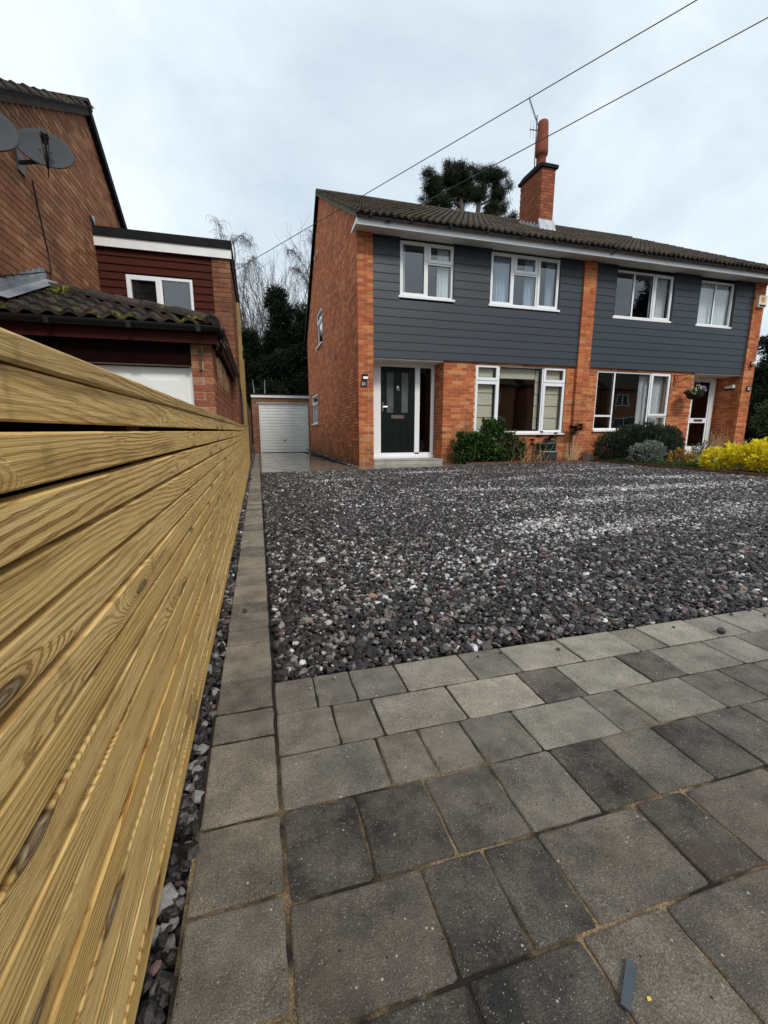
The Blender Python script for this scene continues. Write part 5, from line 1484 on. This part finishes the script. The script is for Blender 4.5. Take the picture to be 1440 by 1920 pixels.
def lobes(rg, lob, n, shell=0.55):
    """points through the outer part of several ellipsoids: (x,y,z,rx,ry,rz)"""
    vol = np.array([l[3] * l[4] + l[4] * l[5] + l[3] * l[5] for l in lob]); k = rg.choice(len(lob), n, p=vol / vol.sum())
    L = np.array(lob)[k]; d = unit(rg, n); rr = (shell + (1 - shell) * rg.random(n) ** 0.6)[:, None]
    rr = rr * (1 + 0.16 * np.sin(d[:, :1] * 9 + k[:, None]) * np.cos(d[:, 2:] * 8))
    return L[:, :3] + d * rr * L[:, 3:6], d, rr[:, 0]

def shrub(name, lob, n, ln, wd, mat, label, cat='shrub', seed=1, upright=0.4, shell=0.5, stems=14, stem_mat='bark', base=None, clump=6, zmin=0.02, droop=0.0):
    rg = np.random.default_rng(seed)
    t = thing(name, (np.mean([l[0] for l in lob]), np.mean([l[1] for l in lob]), 0.0), label, cat)
    p, d, rr = lobes(rg, lob, n // clump, shell)
    p = np.repeat(p, clump, 0); d = np.repeat(d, clump, 0); rr = np.repeat(rr, clump)
    m_ = len(p)
    ax = d * 0.8 + unit(rg, m_) * 0.85 + np.array([0, 0, upright - droop])
    p = p + unit(rg, m_) * ln * 0.35
    p[:, 2] = np.maximum(p[:, 2], zmin)
    nr = unit(rg, m_) * .8 + d * .5 + np.array([0, 0, .8])
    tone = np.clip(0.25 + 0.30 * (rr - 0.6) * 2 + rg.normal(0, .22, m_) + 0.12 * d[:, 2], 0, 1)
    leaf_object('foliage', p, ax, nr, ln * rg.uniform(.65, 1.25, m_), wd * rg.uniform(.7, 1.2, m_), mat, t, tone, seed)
    mb = MB(); q = random.Random(seed)
    for k in range(stems):
        l = q.choice(lob); a = Vector((l[0] + q.uniform(-.35, .35) * l[3], l[1] + q.uniform(-.3, .3) * l[4], 0.0)) if base is None else Vector(base) + Vector((q.uniform(-.06, .06), q.uniform(-.06, .06), 0))
        dd = Vector((q.gauss(0, 1), q.gauss(0, 1), abs(q.gauss(0, 1)))).normalized()
        e = Vector((l[0] + dd.x * l[3] * .8, l[1] + dd.y * l[4] * .8, max(.05, l[2] + dd.z * l[5] * .8)))
        mid = a.lerp(e, .5) + Vector((q.uniform(-.05, .05), q.uniform(-.05, .05), .06))
        mb.tube([a, mid, e], [.009, .006, .003], 5, False)
    mb.build('stems', stem_mat, t)
    return t

# bed under the window of number 21
shrub('glossy_shrub', [(4.58, 9.10, .34, .36, .24, .36), (5.02, 9.10, .38, .34, .24, .38), (5.30, 9.14, .66, .28, .20, .32), (5.15, 9.06, .85, .20, .15, .14), (4.75, 9.12, .55, .22, .18, .18), (5.48, 9.06, .88, .07, .06, .16), (5.02, 9.05, .88, .06, .06, .13), (4.42, 9.05, .62, .07, .06, .12), (5.30, 9.0, .20, .35, .14, .2)],
      8200, .066, .032, 'leaf_glossy', 'dense glossy green shrub growing beside the front step under the window', seed=3, shell=.3, upright=.6, clump=5)
shrub('leafy_shrub', [(5.62, 9.14, .28, .28, .20, .28), (5.90, 9.16, .33, .24, .18, .34), (5.72, 9.12, .60, .20, .14, .15), (6.10, 9.18, .30, .14, .12, .28)], 4600, .055, .024, 'leaf_mixed', 'looser yellowish green shrub under the big centre pane', seed=5, shell=.2, stems=26, stem_mat='straw')
# purple rosette plants
def rosettes(heads, label, base, seed, stem_mat='bark'):
    t = thing('purple_plant', (base[0], base[1], 0), label, 'plant'); q = random.Random(seed); rg = np.random.default_rng(seed)
    st = MB(); P_, A_, N_ = [], [], []
    for hx, hy, hz, hr in heads:
        b0 = Vector((base[0] + q.uniform(-.12, .12), base[1] + q.uniform(-.05, .05), 0.0)); e = Vector((hx, hy, hz))
        st.tube([b0, b0.lerp(e, .55) + Vector((q.uniform(-.05, .05), 0, q.uniform(-.02, .06))), e], [.009, .008, .006], 6, False)
        n = 46
        a = rg.uniform(0, 6.283, n); el = rg.uniform(-.25, .8, n)
        dd = np.stack([np.cos(a) * np.cos(el), np.sin(a) * np.cos(el), np.sin(el)], 1)
        P_.append(np.array([[hx, hy, hz]]) + dd * hr * .12); A_.append(dd * hr); N_.append(np.tile([0, 0, 1.0], (n, 1)) + dd * .2)
    st.build('stems', stem_mat, t)
    P_, A_, N_ = map(np.concatenate, (P_, A_, N_)); leaf_object('foliage', P_, A_, N_, np.linalg.norm(A_, axis=1) * .9, .032, 'leaf_purple', t, None, seed)
rosettes([(6.55, 9.15, .60, .10), (6.98, 9.20, .56, .16), (6.80, 9.18, .52, .12), (6.35, 9.17, .52, .07), (6.36, 9.15, .42, .07), (7.05, 9.2, .68, .06), (6.62, 9.18, .72, .05)], 'dark purple rosette plant growing in front of the green tubs', (6.65, 9.1), 4)
rosettes([(7.52, 9.17, .80, .15), (7.66, 9.14, .84, .17), (7.60, 9.16, .74, .13), (7.72, 9.18, .76, .12), (7.55, 9.2, .66, .09)], 'tall dark purple rosette plant beside the party pier', (7.55, 9.14), 6, 'straw')
# dry stalks
t = thing('dry_stalks', (7.5, 9.05, 0), 'clump of pale dry stalks at the foot of the purple plant', 'plant'); mb = MB(); q = random.Random(12)
for k in range(48):
    a = Vector((7.45 + q.uniform(-.14, .14), 9.05 + q.uniform(-.06, .06), 0.0)); e = a + Vector((q.gauss(.08, .13), q.gauss(0, .06), q.uniform(.15, .5)))
    mb.tube([a, a.lerp(e, .5) + Vector((q.uniform(-.02, .02), 0, .02)), e], [.007, .006, .003], 4, False)
mb.build('stalks', 'straw', t)
t = thing('dry_stalks', (6.3, 9.0, 0), 'thin bare stems leaning by the green tubs', 'plant'); mb = MB()
for k in range(22):
    a = Vector((6.45 + q.uniform(-.45, .45), 9.02 + q.uniform(-.06, .06), 0.0)); e = a + Vector((q.gauss(.05, .16), q.gauss(0, .06), q.uniform(.12, .55)))
    mb.tube([a, a.lerp(e, .5) + Vector((q.uniform(-.04, .04), 0, .03)), e], [.005, .004, .002], 4, False)
mb.build('stalks', 'straw', t)
# stacked tubs
def tub(c, r0, r1, hh, mat, label, tilt):
    o = MB().lathe((0, 0, 0), [(0.01, .005), (r0, 0), (r0 + (r1 - r0) * .8, hh * .8), (r1, hh * .82), (r1 + .02, hh * .84), (r1 + .022, hh), (r1 - .005, hh), (r1 - .02, hh * .5), (.01, hh * .4)], 24).build('plant_tub', mat, None, True)
    o.location = c; o.rotation_euler = tilt; return tag(o, label, 'plant tub')
tub((6.83, 9.20, .012), .21, .25, .26, 'pot_grey', 'lower grey-green tub standing in the flower bed', (0, 0, 0))
tub((6.86, 9.20, .225), .17, .22, .26, 'pot_green', 'upper dark green tub tilted inside the lower tub', (0, R(-9), 0))

# adjoining garden
shrub('rosemary_bush', [(8.32, 8.72, .34, .40, .38, .36), (8.75, 8.62, .46, .45, .40, .42), (9.20, 8.58, .50, .45, .40, .42), (9.62, 8.50, .44, .45, .42, .42), (9.25, 8.10, .30, .45, .3, .3)],
      40000, .070, .013, 'leaf_rosemary', 'big dark rosemary bush under the adjoining living room window', seed=8, upright=1.0, shell=.55, stems=20, clump=8)
shrub('silver_shrub', [(8.28, 7.82, .22, .26, .24, .22), (8.50, 7.72, .26, .24, .24, .22), (8.40, 7.75, .38, .20, .18, .13)], 4200, .060, .022, 'leaf_silver', 'silvery grey leaved shrub in front of the rosemary bush', seed=9, clump=7)
shrub('yellow_shrub', [(8.50, 6.25, .20, .30, .30, .22), (8.56, 5.92, .27, .34, .30, .24), (8.60, 5.55, .31, .36, .32, .25), (8.66, 5.15, .27, .36, .34, .23), (8.60, 4.70, .23, .34, .34, .21), (8.95, 5.75, .34, .36, .4, .22)],
      4600, .085, .042, 'leaf_yellow', 'bright yellow leaved shrub at the edge of the adjoining garden', seed=10, upright=.7, shell=.5, clump=7)
shrub('orange_shrub', [(8.75, 7.25, .20, .26, .24, .16)], 620, .055, .026, 'leaf_orange', 'small orange tinged shrub next to the yellow one', seed=13, clump=6)
shrub('dark_shrub', [(8.55, 4.05, .22, .35, .5, .22), (8.9, 4.5, .22, .35, .5, .22)], 2400, .07, .028, 'leaf_glossy', 'low dark green shrub beyond the yellow one', seed=14)
shrub('grey_green_shrub', [(9.55, 7.35, .26, .30, .26, .26)], 900, .06, .022, 'leaf_silver', 'small sparse grey-green shrub beside the rosemary', seed=15, shell=.4)
t = thing('bare_shrub', (11.9, 8.9, 0), 'bare twiggy shrub before the adjoining porch', 'shrub'); mb = MB(); q = random.Random(31)
for k in range(60):
    a = Vector((11.75 + q.uniform(-.25, .25), 8.75 + q.uniform(-.2, .2), 0)); d_ = Vector((q.gauss(.15, .45), q.gauss(0, .3), 1)).normalized(); pts = [a]
    for j in range(5): d_ = (d_ + Vector((q.gauss(0, .2), q.gauss(0, .2), q.gauss(0, .1)))).normalized(); pts.append(pts[-1] + d_ * q.uniform(.1, .2))
    mb.tube(pts, [.006, .005, .004, .003, .002, .0015], 4, False)
mb.build('twigs', 'straw', t)
# ground cover and grass in the bed
def grass(name, x0, x1, y0, y1, n, hgt, label, seed, z=.012):
    rg = np.random.default_rng(seed)
    p = np.stack([rg.uniform(x0, x1, n), rg.uniform(y0, y1, n), np.full(n, z)], 1)
    ax = rg.normal(0, .45, (n, 3)); ax[:, 2] = 1
    nr = unit(rg, n); nr[:, 2] = 0
    o = leaf_object(name, p, ax, nr, hgt * rg.uniform(.5, 1.3, n), .011, 'leaf_grass', None, None, seed)
    return tag(o, label, 'grass', None, 'stuff')
grass('grass', 8.08, 9.6, 6.6, 8.6, 9000, .10, 'short green grass between the shrubs of the adjoining garden', 41)
grass('grass', 9.3, 13.4, 3.2, 9.2, 16000, .12, 'longer grass in front of the adjoining porch', 42)

# hanging basket
hb = thing('hanging_basket', (11.10, 9.03, 1.62), 'hanging basket of cream and violet flowers beside the adjoining porch', 'hanging basket')
MB().lathe((11.12, 9.03, 1.56), [(.01, 0), (.10, .01), (.17, .06), (.20, .14), (.205, .17), (.17, .16), (.01, .15)], 20).build('bowl', 'basket_dark', hb, True)
for k in range(3):
    a = 2.1 * k + .5; MB().tube([(11.12 + .2 * math.cos(a), 9.03 + .2 * math.sin(a), 1.72), (11.10, 9.03, 2.20)], .004, 4).build('chain', 'pot_grey', hb)
rg = np.random.default_rng(55); d = unit(rg, 420); d[:, 2] = np.abs(d[:, 2]) * .7
p = np.array([[11.10, 9.03, 1.72]]) + d * np.array([[.20, .20, .12]]); leaf_object('foliage', p, d + np.array([0, 0, .3]), unit(rg, 420) + d, .05, .03, 'leaf_glossy', hb, None, 56)
for cx, cz, mt, nn in ((10.93, 1.80, 'petal_cream', 26), (10.98, 1.74, 'petal_cream', 22), (11.10, 1.86, 'petal_cream', 12), (11.30, 1.83, 'petal_violet', 30), (11.22, 1.85, 'petal_violet', 20)):
    d = unit(rg, nn); p = np.array([[cx, 8.93, cz]]) + d * .04; leaf_object('flower', p, d, unit(rg, nn), .045, .04, mt, hb, None, 57)

# ================================================================== TREES
def branch_tree(name, base, height, label, seed, mat='bark_twig', trunk_r=.16, levels=5, droop=.0, spread=.55, kids=(3, 4), trunk_mat=None, first=.35, lean=(0, 0), twig=.010):
    t = thing(name, base, label, 'tree'); q = random.Random(seed); limbs = MB(); tw = MB()
    def grow(p, d, ln, r, lev):
        steps = 4 if lev < 2 else 3; pts, rad = [p], [r]
        for s_ in range(steps):
            dz = -droop * (lev / levels) ** 1.5 * (s_ + 1) / steps if lev > 1 else .05
            d = (d + Vector((q.gauss(0, .12 if lev else .035), q.gauss(0, .12 if lev else .035), q.gauss(0, .06) + dz))).normalized()
            p = p + d * ln / steps; pts.append(p); rad.append(max(twig * .6, r * (1 - .5 * (s_ + 1) / steps)))
        (limbs if lev < 2 else tw).tube(pts, rad, 6 if lev < 2 else 3, False)
        if lev >= levels: return
        nk = q.randint(*kids) + (2 if lev == 0 else 0)
        for k in range(nk):
            f = first + (1 - first) * (k + q.random()) / nk if lev == 0 else q.uniform(.25, 1)
            i = min(int(f * steps), steps - 1); b0 = pts[i].lerp(pts[i + 1], f * steps - i)
            sd = Vector((q.gauss(0, 1), q.gauss(0, 1), q.gauss(0, .35))).normalized()
            nd = (d * (1 - spread) + sd * spread + Vector((0, 0, .22 if lev < 2 else 0))).normalized()
            grow(b0, nd, ln * q.uniform(.50, .74), max(twig, rad[i] * .58), lev + 1)
        grow(p, d, ln * .62, max(twig, rad[-1]), lev + 1)
    grow(Vector(base), Vector((lean[0], lean[1], 1)).normalized(), height * .52, trunk_r, 0)
    limbs.build('trunk', trunk_mat or mat, t); tag(tw.build('crown', mat, t), kind='stuff'); return t

def weeping_birch(base, leaders, label, seed, n_side=9):
    """leaders: polylines of the main stems; fine drooping shoots hang from them"""
    t = thing('birch_tree', base, label, 'tree'); q = random.Random(seed); st = MB(); tw = MB()
    for ld in leaders:
        pts = [Vector(p_) for p_ in ld]; dn = []
        for i in range(len(pts) - 1):
            for k in range(4): dn.append(pts[i].lerp(pts[i + 1], k / 4) + Vector((q.gauss(0, .05), q.gauss(0, .05), 0)))
        dn.append(pts[-1]); m_ = len(dn)
        st.tube(dn, [max(.016, .10 * (1 - i / m_) ** 1.2) for i in range(m_)], 5, False)
        for i in range(m_ // 4, m_):
            for k in range(3):
                a_ = q.uniform(0, 6.283); d = Vector((math.cos(a_), math.sin(a_), q.uniform(.4, 1.6))).normalized(); p_ = dn[i].copy(); sp = [p_.copy()]
                L_ = q.uniform(.4, 1.5) * (1.15 - .4 * i / m_)
                for j in range(6):
                    d = (d + Vector((q.gauss(0, .12), q.gauss(0, .12), -.20 - .04 * j))).normalized(); p_ = p_ + d * L_ / 5; sp.append(p_.copy())
                tw.tube(sp, [.011, .010, .009, .008, .008, .007, .006], 3, False)
                for j in range(1, 6):
                    for h_ in range(2):
                        e = sp[j]; d2 = Vector((q.gauss(0, .5), q.gauss(0, .5), q.uniform(-1, .1))); l2 = q.uniform(.3, .9)
                        tw.tube([e, e + d2 * l2 * .5, e + d2 * l2 * .9 + Vector((0, 0, -l2 * .45))], [.008, .007, .005], 3, False)
    st.build('trunk', 'bark_twig', t); tag(tw.build('crown', 'bark_twig', t), kind='stuff')
def bx_(x, y, dep=46.0): return (-1.08 + (x - 450) * .0527 + (dep - 46) * -.008, dep, 11.2 + (600 - y) * .0455)
weeping_birch((-.9, 46, -.6), [[(-.9, 46, -.6), bx_(452, 700), bx_(455, 610), bx_(440, 500), bx_(427, 452), bx_(423, 418)], [bx_(455, 620), bx_(447, 540), bx_(446, 452), bx_(460, 437), bx_(478, 455)]], 'tall bare weeping birch with two leaders beside the neighbouring extension roof', 5)
weeping_birch((-.5, 47.5, -.6), [[(-.5, 47.5, -.6), bx_(458, 640, 47.5), bx_(456, 560, 47.5), bx_(463, 495, 47.5), bx_(474, 466, 47.5), bx_(488, 486, 47.5)], [bx_(440, 560, 47.5), bx_(420, 490, 47.5), bx_(407, 450, 47.5), bx_(402, 470, 47.5)]], 'shorter bare weeping birch arching towards number 21', 6)
weeping_birch((6.4, 45, -.6), [[(6.4, 45, -.6), bx_(592, 620, 45), bx_(586, 550, 45), bx_(572, 500, 45), bx_(552, 468, 45), bx_(538, 462, 45)], [bx_(592, 600, 45), bx_(594, 520, 45), bx_(585, 450, 45), bx_(581, 425, 45)], [bx_(588, 560, 45), bx_(570, 520, 45), bx_(556, 500, 45), bx_(545, 498, 45)]], 'tall bare weeping birch close behind the gable of number 21', 9)
def broom_tree(base, top, rad, n, label, seed):
    """many upright forking stems, bare in winter"""
    t = thing('bare_tree', base, label, 'tree'); q = random.Random(seed); st = MB(); tw = MB(); b0 = Vector(base)
    def shoot(p_, d, L_, r, lev):
        pts = [p_]
        for j in range(4): d = (d + Vector((q.gauss(0, .07), q.gauss(0, .07), .03))).normalized(); p_ = p_ + d * L_ / 4; pts.append(p_)
        (st if lev == 0 else tw).tube(pts, [max(.008, r * (1 - .16 * j)) for j in range(5)], 4 if lev == 0 else 3, False)
        if lev < 3:
            for k in range(4 if lev == 0 else 3):
                i = q.randint(1, 4); nd = (d + Vector((q.gauss(0, .34), q.gauss(0, .34), q.gauss(.05, .1)))).normalized(); shoot(pts[i], nd, L_ * q.uniform(.38, .60), max(.011, r * .5), lev + 1)
    for k in range(n):
        a_ = q.uniform(0, 6.283); f = q.random() ** .6; e = Vector((base[0] + rad * f * math.cos(a_), base[1] + rad * f * math.sin(a_), top * (1 - .22 * f) * q.uniform(.85, 1)))
        m0 = b0 + Vector((q.uniform(-.2, .2), q.uniform(-.2, .2), q.uniform(.5, top * .25)))
        d = (e - m0); shoot(m0, d.normalized(), d.length * .62, .045, 0)
    st.tube([b0, b0 + Vector((0, 0, top * .3))], [.16, .10], 6, False); st.build('trunk', 'bark_twig', t); tag(tw.build('crown', 'bark_twig', t), kind='stuff')
broom_tree((-.2, 40, -.6), 15.0, 2.0, 26, 'bare bushy tree between the neighbouring extension and the dark conifer', 13)
broom_tree((1.9, 41, -.6), 17.0, 2.2, 28, 'bare bushy tree directly behind the tip of the dark conifer', 11)
broom_tree((3.9, 41, -.6), 17.6, 2.2, 28, 'bare bushy tree behind the dark conifer on the side of number 21', 12)
broom_tree((5.9, 40, -.6), 17.0, 2.0, 24, 'bare bushy tree close to the gable of number 21 behind the conifers', 14)

def conifer(name, base, lob, n, ln, wd, mat, label, seed, trunk_h, trunk_r=.2, trunk_mat='bark', shell=.45):
    t = thing(name, base, label, 'tree'); rg = np.random.default_rng(seed)
    c = 14; p, d, rr = lobes(rg, lob, n // c, shell); p = np.repeat(p, c, 0); d = np.repeat(d, c, 0); rr = np.repeat(rr, c); m_ = len(p)
    p = p + unit(rg, m_) * ln * .9
    ax = d * .9 + unit(rg, m_) * .7 + np.array([0, 0, -.15]); p[:, 2] = np.maximum(p[:, 2], base[2] + .2)
    tone = np.clip(.12 + (rr - .55) * .7 + rg.normal(0, .18, m_) + .22 * d[:, 2], 0, 1)
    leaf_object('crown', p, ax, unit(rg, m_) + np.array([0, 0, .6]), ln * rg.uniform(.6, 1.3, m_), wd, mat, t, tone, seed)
    MB().tube([base, (base[0], base[1], base[2] + trunk_h * .5), (base[0] + .1, base[1], base[2] + trunk_h)], [trunk_r, trunk_r * .7, trunk_r * .2], 8).build('trunk', trunk_mat, t)
    return t
q = random.Random(77)
def cone_lobes(bx, by, z0, z1, r, n, seed, lean=0.0):
    q = random.Random(seed); L = []
    for k in range(n):
        f = (k + .5) / n; z = z0 + (z1 - z0) * f; w = r * (1 - f) ** .85 + .18
        for j in range(max(2, int(w * 3.2))):
            a = q.uniform(0, 6.28); rad = w * q.uniform(.2, .75); s_ = q.uniform(.45, .8) * (.55 + .5 * w / r)
            L.append((bx + rad * math.cos(a) + lean * f, by + rad * math.sin(a), z + q.uniform(-.3, .3), s_ * 1.1, s_ * 1.1, s_ * .75))
    return L
conifer('conifer_tree', (1.5, 29.6, -.3), cone_lobes(1.75, 29.6, .6, 9.4, 2.7, 15, 3), 110000, .26, .055, 'leaf_conifer', 'dark dense conifer with a pointed top behind the end garage', 21, 9.0)
conifer('conifer_tree', (3.4, 29.0, -.3), cone_lobes(3.2, 28.8, .6, 8.0, 2.2, 12, 4), 70000, .26, .055, 'leaf_conifer', 'lower dark conifer half hidden by the gable of number 21', 22, 6.5)
conifer('conifer_tree', (-0.6, 30.5, -.3), cone_lobes(-0.1, 30.5, .6, 6.8, 2.0, 10, 5), 60000, .24, .05, 'leaf_conifer', 'small dark conifer next to the tall timber post', 23, 5.5)
for k, (x, y, hh, lx) in enumerate(((0.12, 27.3, 2.5, -.25), (0.40, 27.4, 2.5, .15))):
    tt = thing('pale_stem_tree', (x, y, -.3), ['young tree with a pale bare stem leaning away from number 21 above the garage roof', 'young tree with a pale bare stem leaning towards number 21 above the garage roof'][k], 'tree')
    MB().tube([(x, y, -.3), (x + lx * .4, y, hh * .6), (x + lx, y, hh + 1.2)], [.06, .045, .02], 6).build('trunk', 'bark_pale', tt)

# tall umbrella pine behind the roof
pine = thing('pine_tree', (18.2, 37, -.3), 'tall dark umbrella pine showing above the roof left of the chimney', 'tree')
PL = []
qp = random.Random(4); BIG = ((808, 358, 25, 18), (835, 342, 26, 16), (862, 336, 22, 15), (850, 364, 26, 14), (822, 382, 22, 12), (878, 352, 18, 15), (893, 336, 26, 16), (922, 336, 26, 14), (946, 346, 15, 10), (957, 340, 7, 6), (905, 358, 22, 10), (936, 366, 18, 9), (952, 376, 10, 7), (798, 362, 12, 12), (870, 372, 14, 7), (932, 397, 26, 13), (957, 408, 18, 9), (905, 407, 18, 8))
SM = []
for x_, y_, rx_, ry_ in BIG:                 # each mass is a cluster of separate tufts
    for k in range(8):
        a_ = qp.uniform(0, 6.283); f_ = qp.uniform(.35, 1.2); s_ = qp.uniform(.15, .36)
        SM.append((x_ + rx_ * f_ * math.cos(a_), y_ + ry_ * f_ * math.sin(a_), rx_ * s_ * 1.2, rx_ * s_ * .6))
for x_, y_, rx_, ry_ in SM + [(a_, b2, c2 * .5, d2 * .5) for a_, b2, c2, d2 in BIG]:
    PL.append((13.93 + (x_ - 785) * .0428, 37.0 + qp.uniform(-1.1, 1.1), 22.31 - (y_ - 315) * .0436, rx_ * .0428, rx_ * .045, ry_ * .0436))
PL2 = []
rg = np.random.default_rng(91)
p, d, rr = lobes(rg, PL + PL2, 3600, .2); c = 27; p = np.repeat(p, c, 0); d = np.repeat(d, c, 0); m_ = len(p)
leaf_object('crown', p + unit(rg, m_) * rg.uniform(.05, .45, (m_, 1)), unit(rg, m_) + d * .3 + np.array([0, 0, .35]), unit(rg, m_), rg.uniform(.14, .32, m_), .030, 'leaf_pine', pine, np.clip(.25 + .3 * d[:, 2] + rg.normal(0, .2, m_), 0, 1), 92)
mb = MB()
pv = lambda x_, y_: (13.93 + (x_ - 785) * .0428, 36.9, 22.31 - (y_ - 315) * .0436)
mb.tube([(17.6, 36.9, -.3), (17.6, 36.9, 10), (17.6, 36.9, 16.5), pv(868, 395), pv(864, 378), pv(858, 362), pv(850, 345)], [.42, .36, .30, .22, .18, .13, .07], 8)
mb.tube([(17.6, 36.9, 14.5), pv(898, 420), pv(902, 385), pv(905, 365), pv(912, 340)], [.28, .25, .20, .14, .07], 8)
mb.tube([pv(900, 404), pv(885, 410), pv(872, 418)], [.10, .10, .08], 6).tube([pv(903, 380), pv(925, 368), pv(945, 350)], [.09, .07, .03], 6).tube([pv(866, 385), pv(838, 372), pv(812, 362)], [.10, .07, .03], 6).tube([pv(903, 372), pv(885, 360), pv(875, 345)], [.08, .05, .03], 6)
mb.build('trunk', 'bark_pine', pine)
# trees and hedge past the end pier
conifer('hedge_tree', (31.0, 20.5, -.1), cone_lobes(31.2, 20.5, .3, 6.6, 2.6, 9, 8), 36000, .24, .06, 'leaf_conifer', 'dark evergreen tree past the end pier of the adjoining house', 31, 5.5)
conifer('hedge_tree', (25.0, 15.0, -.1), cone_lobes(25.2, 15, .2, 3.2, 2.0, 6, 9), 24000, .20, .05, 'leaf_mixed', 'low green hedge tree past the end pier, in front of the taller one', 32, 2.6)
conifer('hedge_tree', (19.5, 11.2, -.1), cone_lobes(19.5, 11.2, .2, 1.7, 1.2, 5, 10), 14000, .14, .04, 'leaf_conifer', 'clipped dark hedge beside the end pier foot', 33, 1.2)

# ================================================================== ACROSS THE STREET (seen only in the glass)
def opposite(x0, label, seed):
    h = thing('opposite_house', (x0 + 4, -21, 0), label, 'house', 'houses across the street')
    mb = MB(); wins = [(x0 + 1, x0 + 2.6, 3.2, 4.4), (x0 + 4.4, x0 + 6.6, 3.2, 4.4), (x0 + 1, x0 + 3.6, .8, 2.1), (x0 + 5.4, x0 + 6.5, .1, 2.1)]
    slab_with_holes(mb, 'Y', -18.0, -18.3, x0, x0 + 8, -.1, 5.0, wins); mb.box(x0, x0 + .3, -26, -18.31, -.1, 5).box(x0 + 7.7, x0 + 8, -26, -18.31, -.1, 5).box(x0, x0 + 8, -26.3, -26.01, -.1, 5); mb.build('wall', 'brick_brown', h)
    MB().prism([(-17.6, 4.9), (-22.2, 7.5), (-26.7, 4.9)], 'X', x0 - .2, x0 + 8.2).build('roof', 'tile_brown', h)
    for a, b_, c, d in wins:
        w = MB()
        for u in (a, (a + b_) / 2 - .04, b_ - .08): w.box(u, u + .08, -18.08, -18.0, c, d)
        w.box(a, b_, -18.07, -18.01, c, c + .08).box(a, b_, -18.07, -18.01, d - .08, d); o = w.build('window', 'upvc_white', h)
        mbox('pane', 'glass_smoked', o, a, b_, -18.06, -18.05, c, d)
for k in range(7):
    opposite(6.0 + k * 9.4, 'brown brick house across the street, seen only mirrored in the windows', k)
conifer('street_tree', (45.0, -24.0, -.1), cone_lobes(45, -24, 5.0, 19.0, 6.0, 9, 18), 26000, .8, .22, 'leaf_conifer', 'big evergreen across the street, seen only mirrored in the bedroom windows', 35, 17, .5)
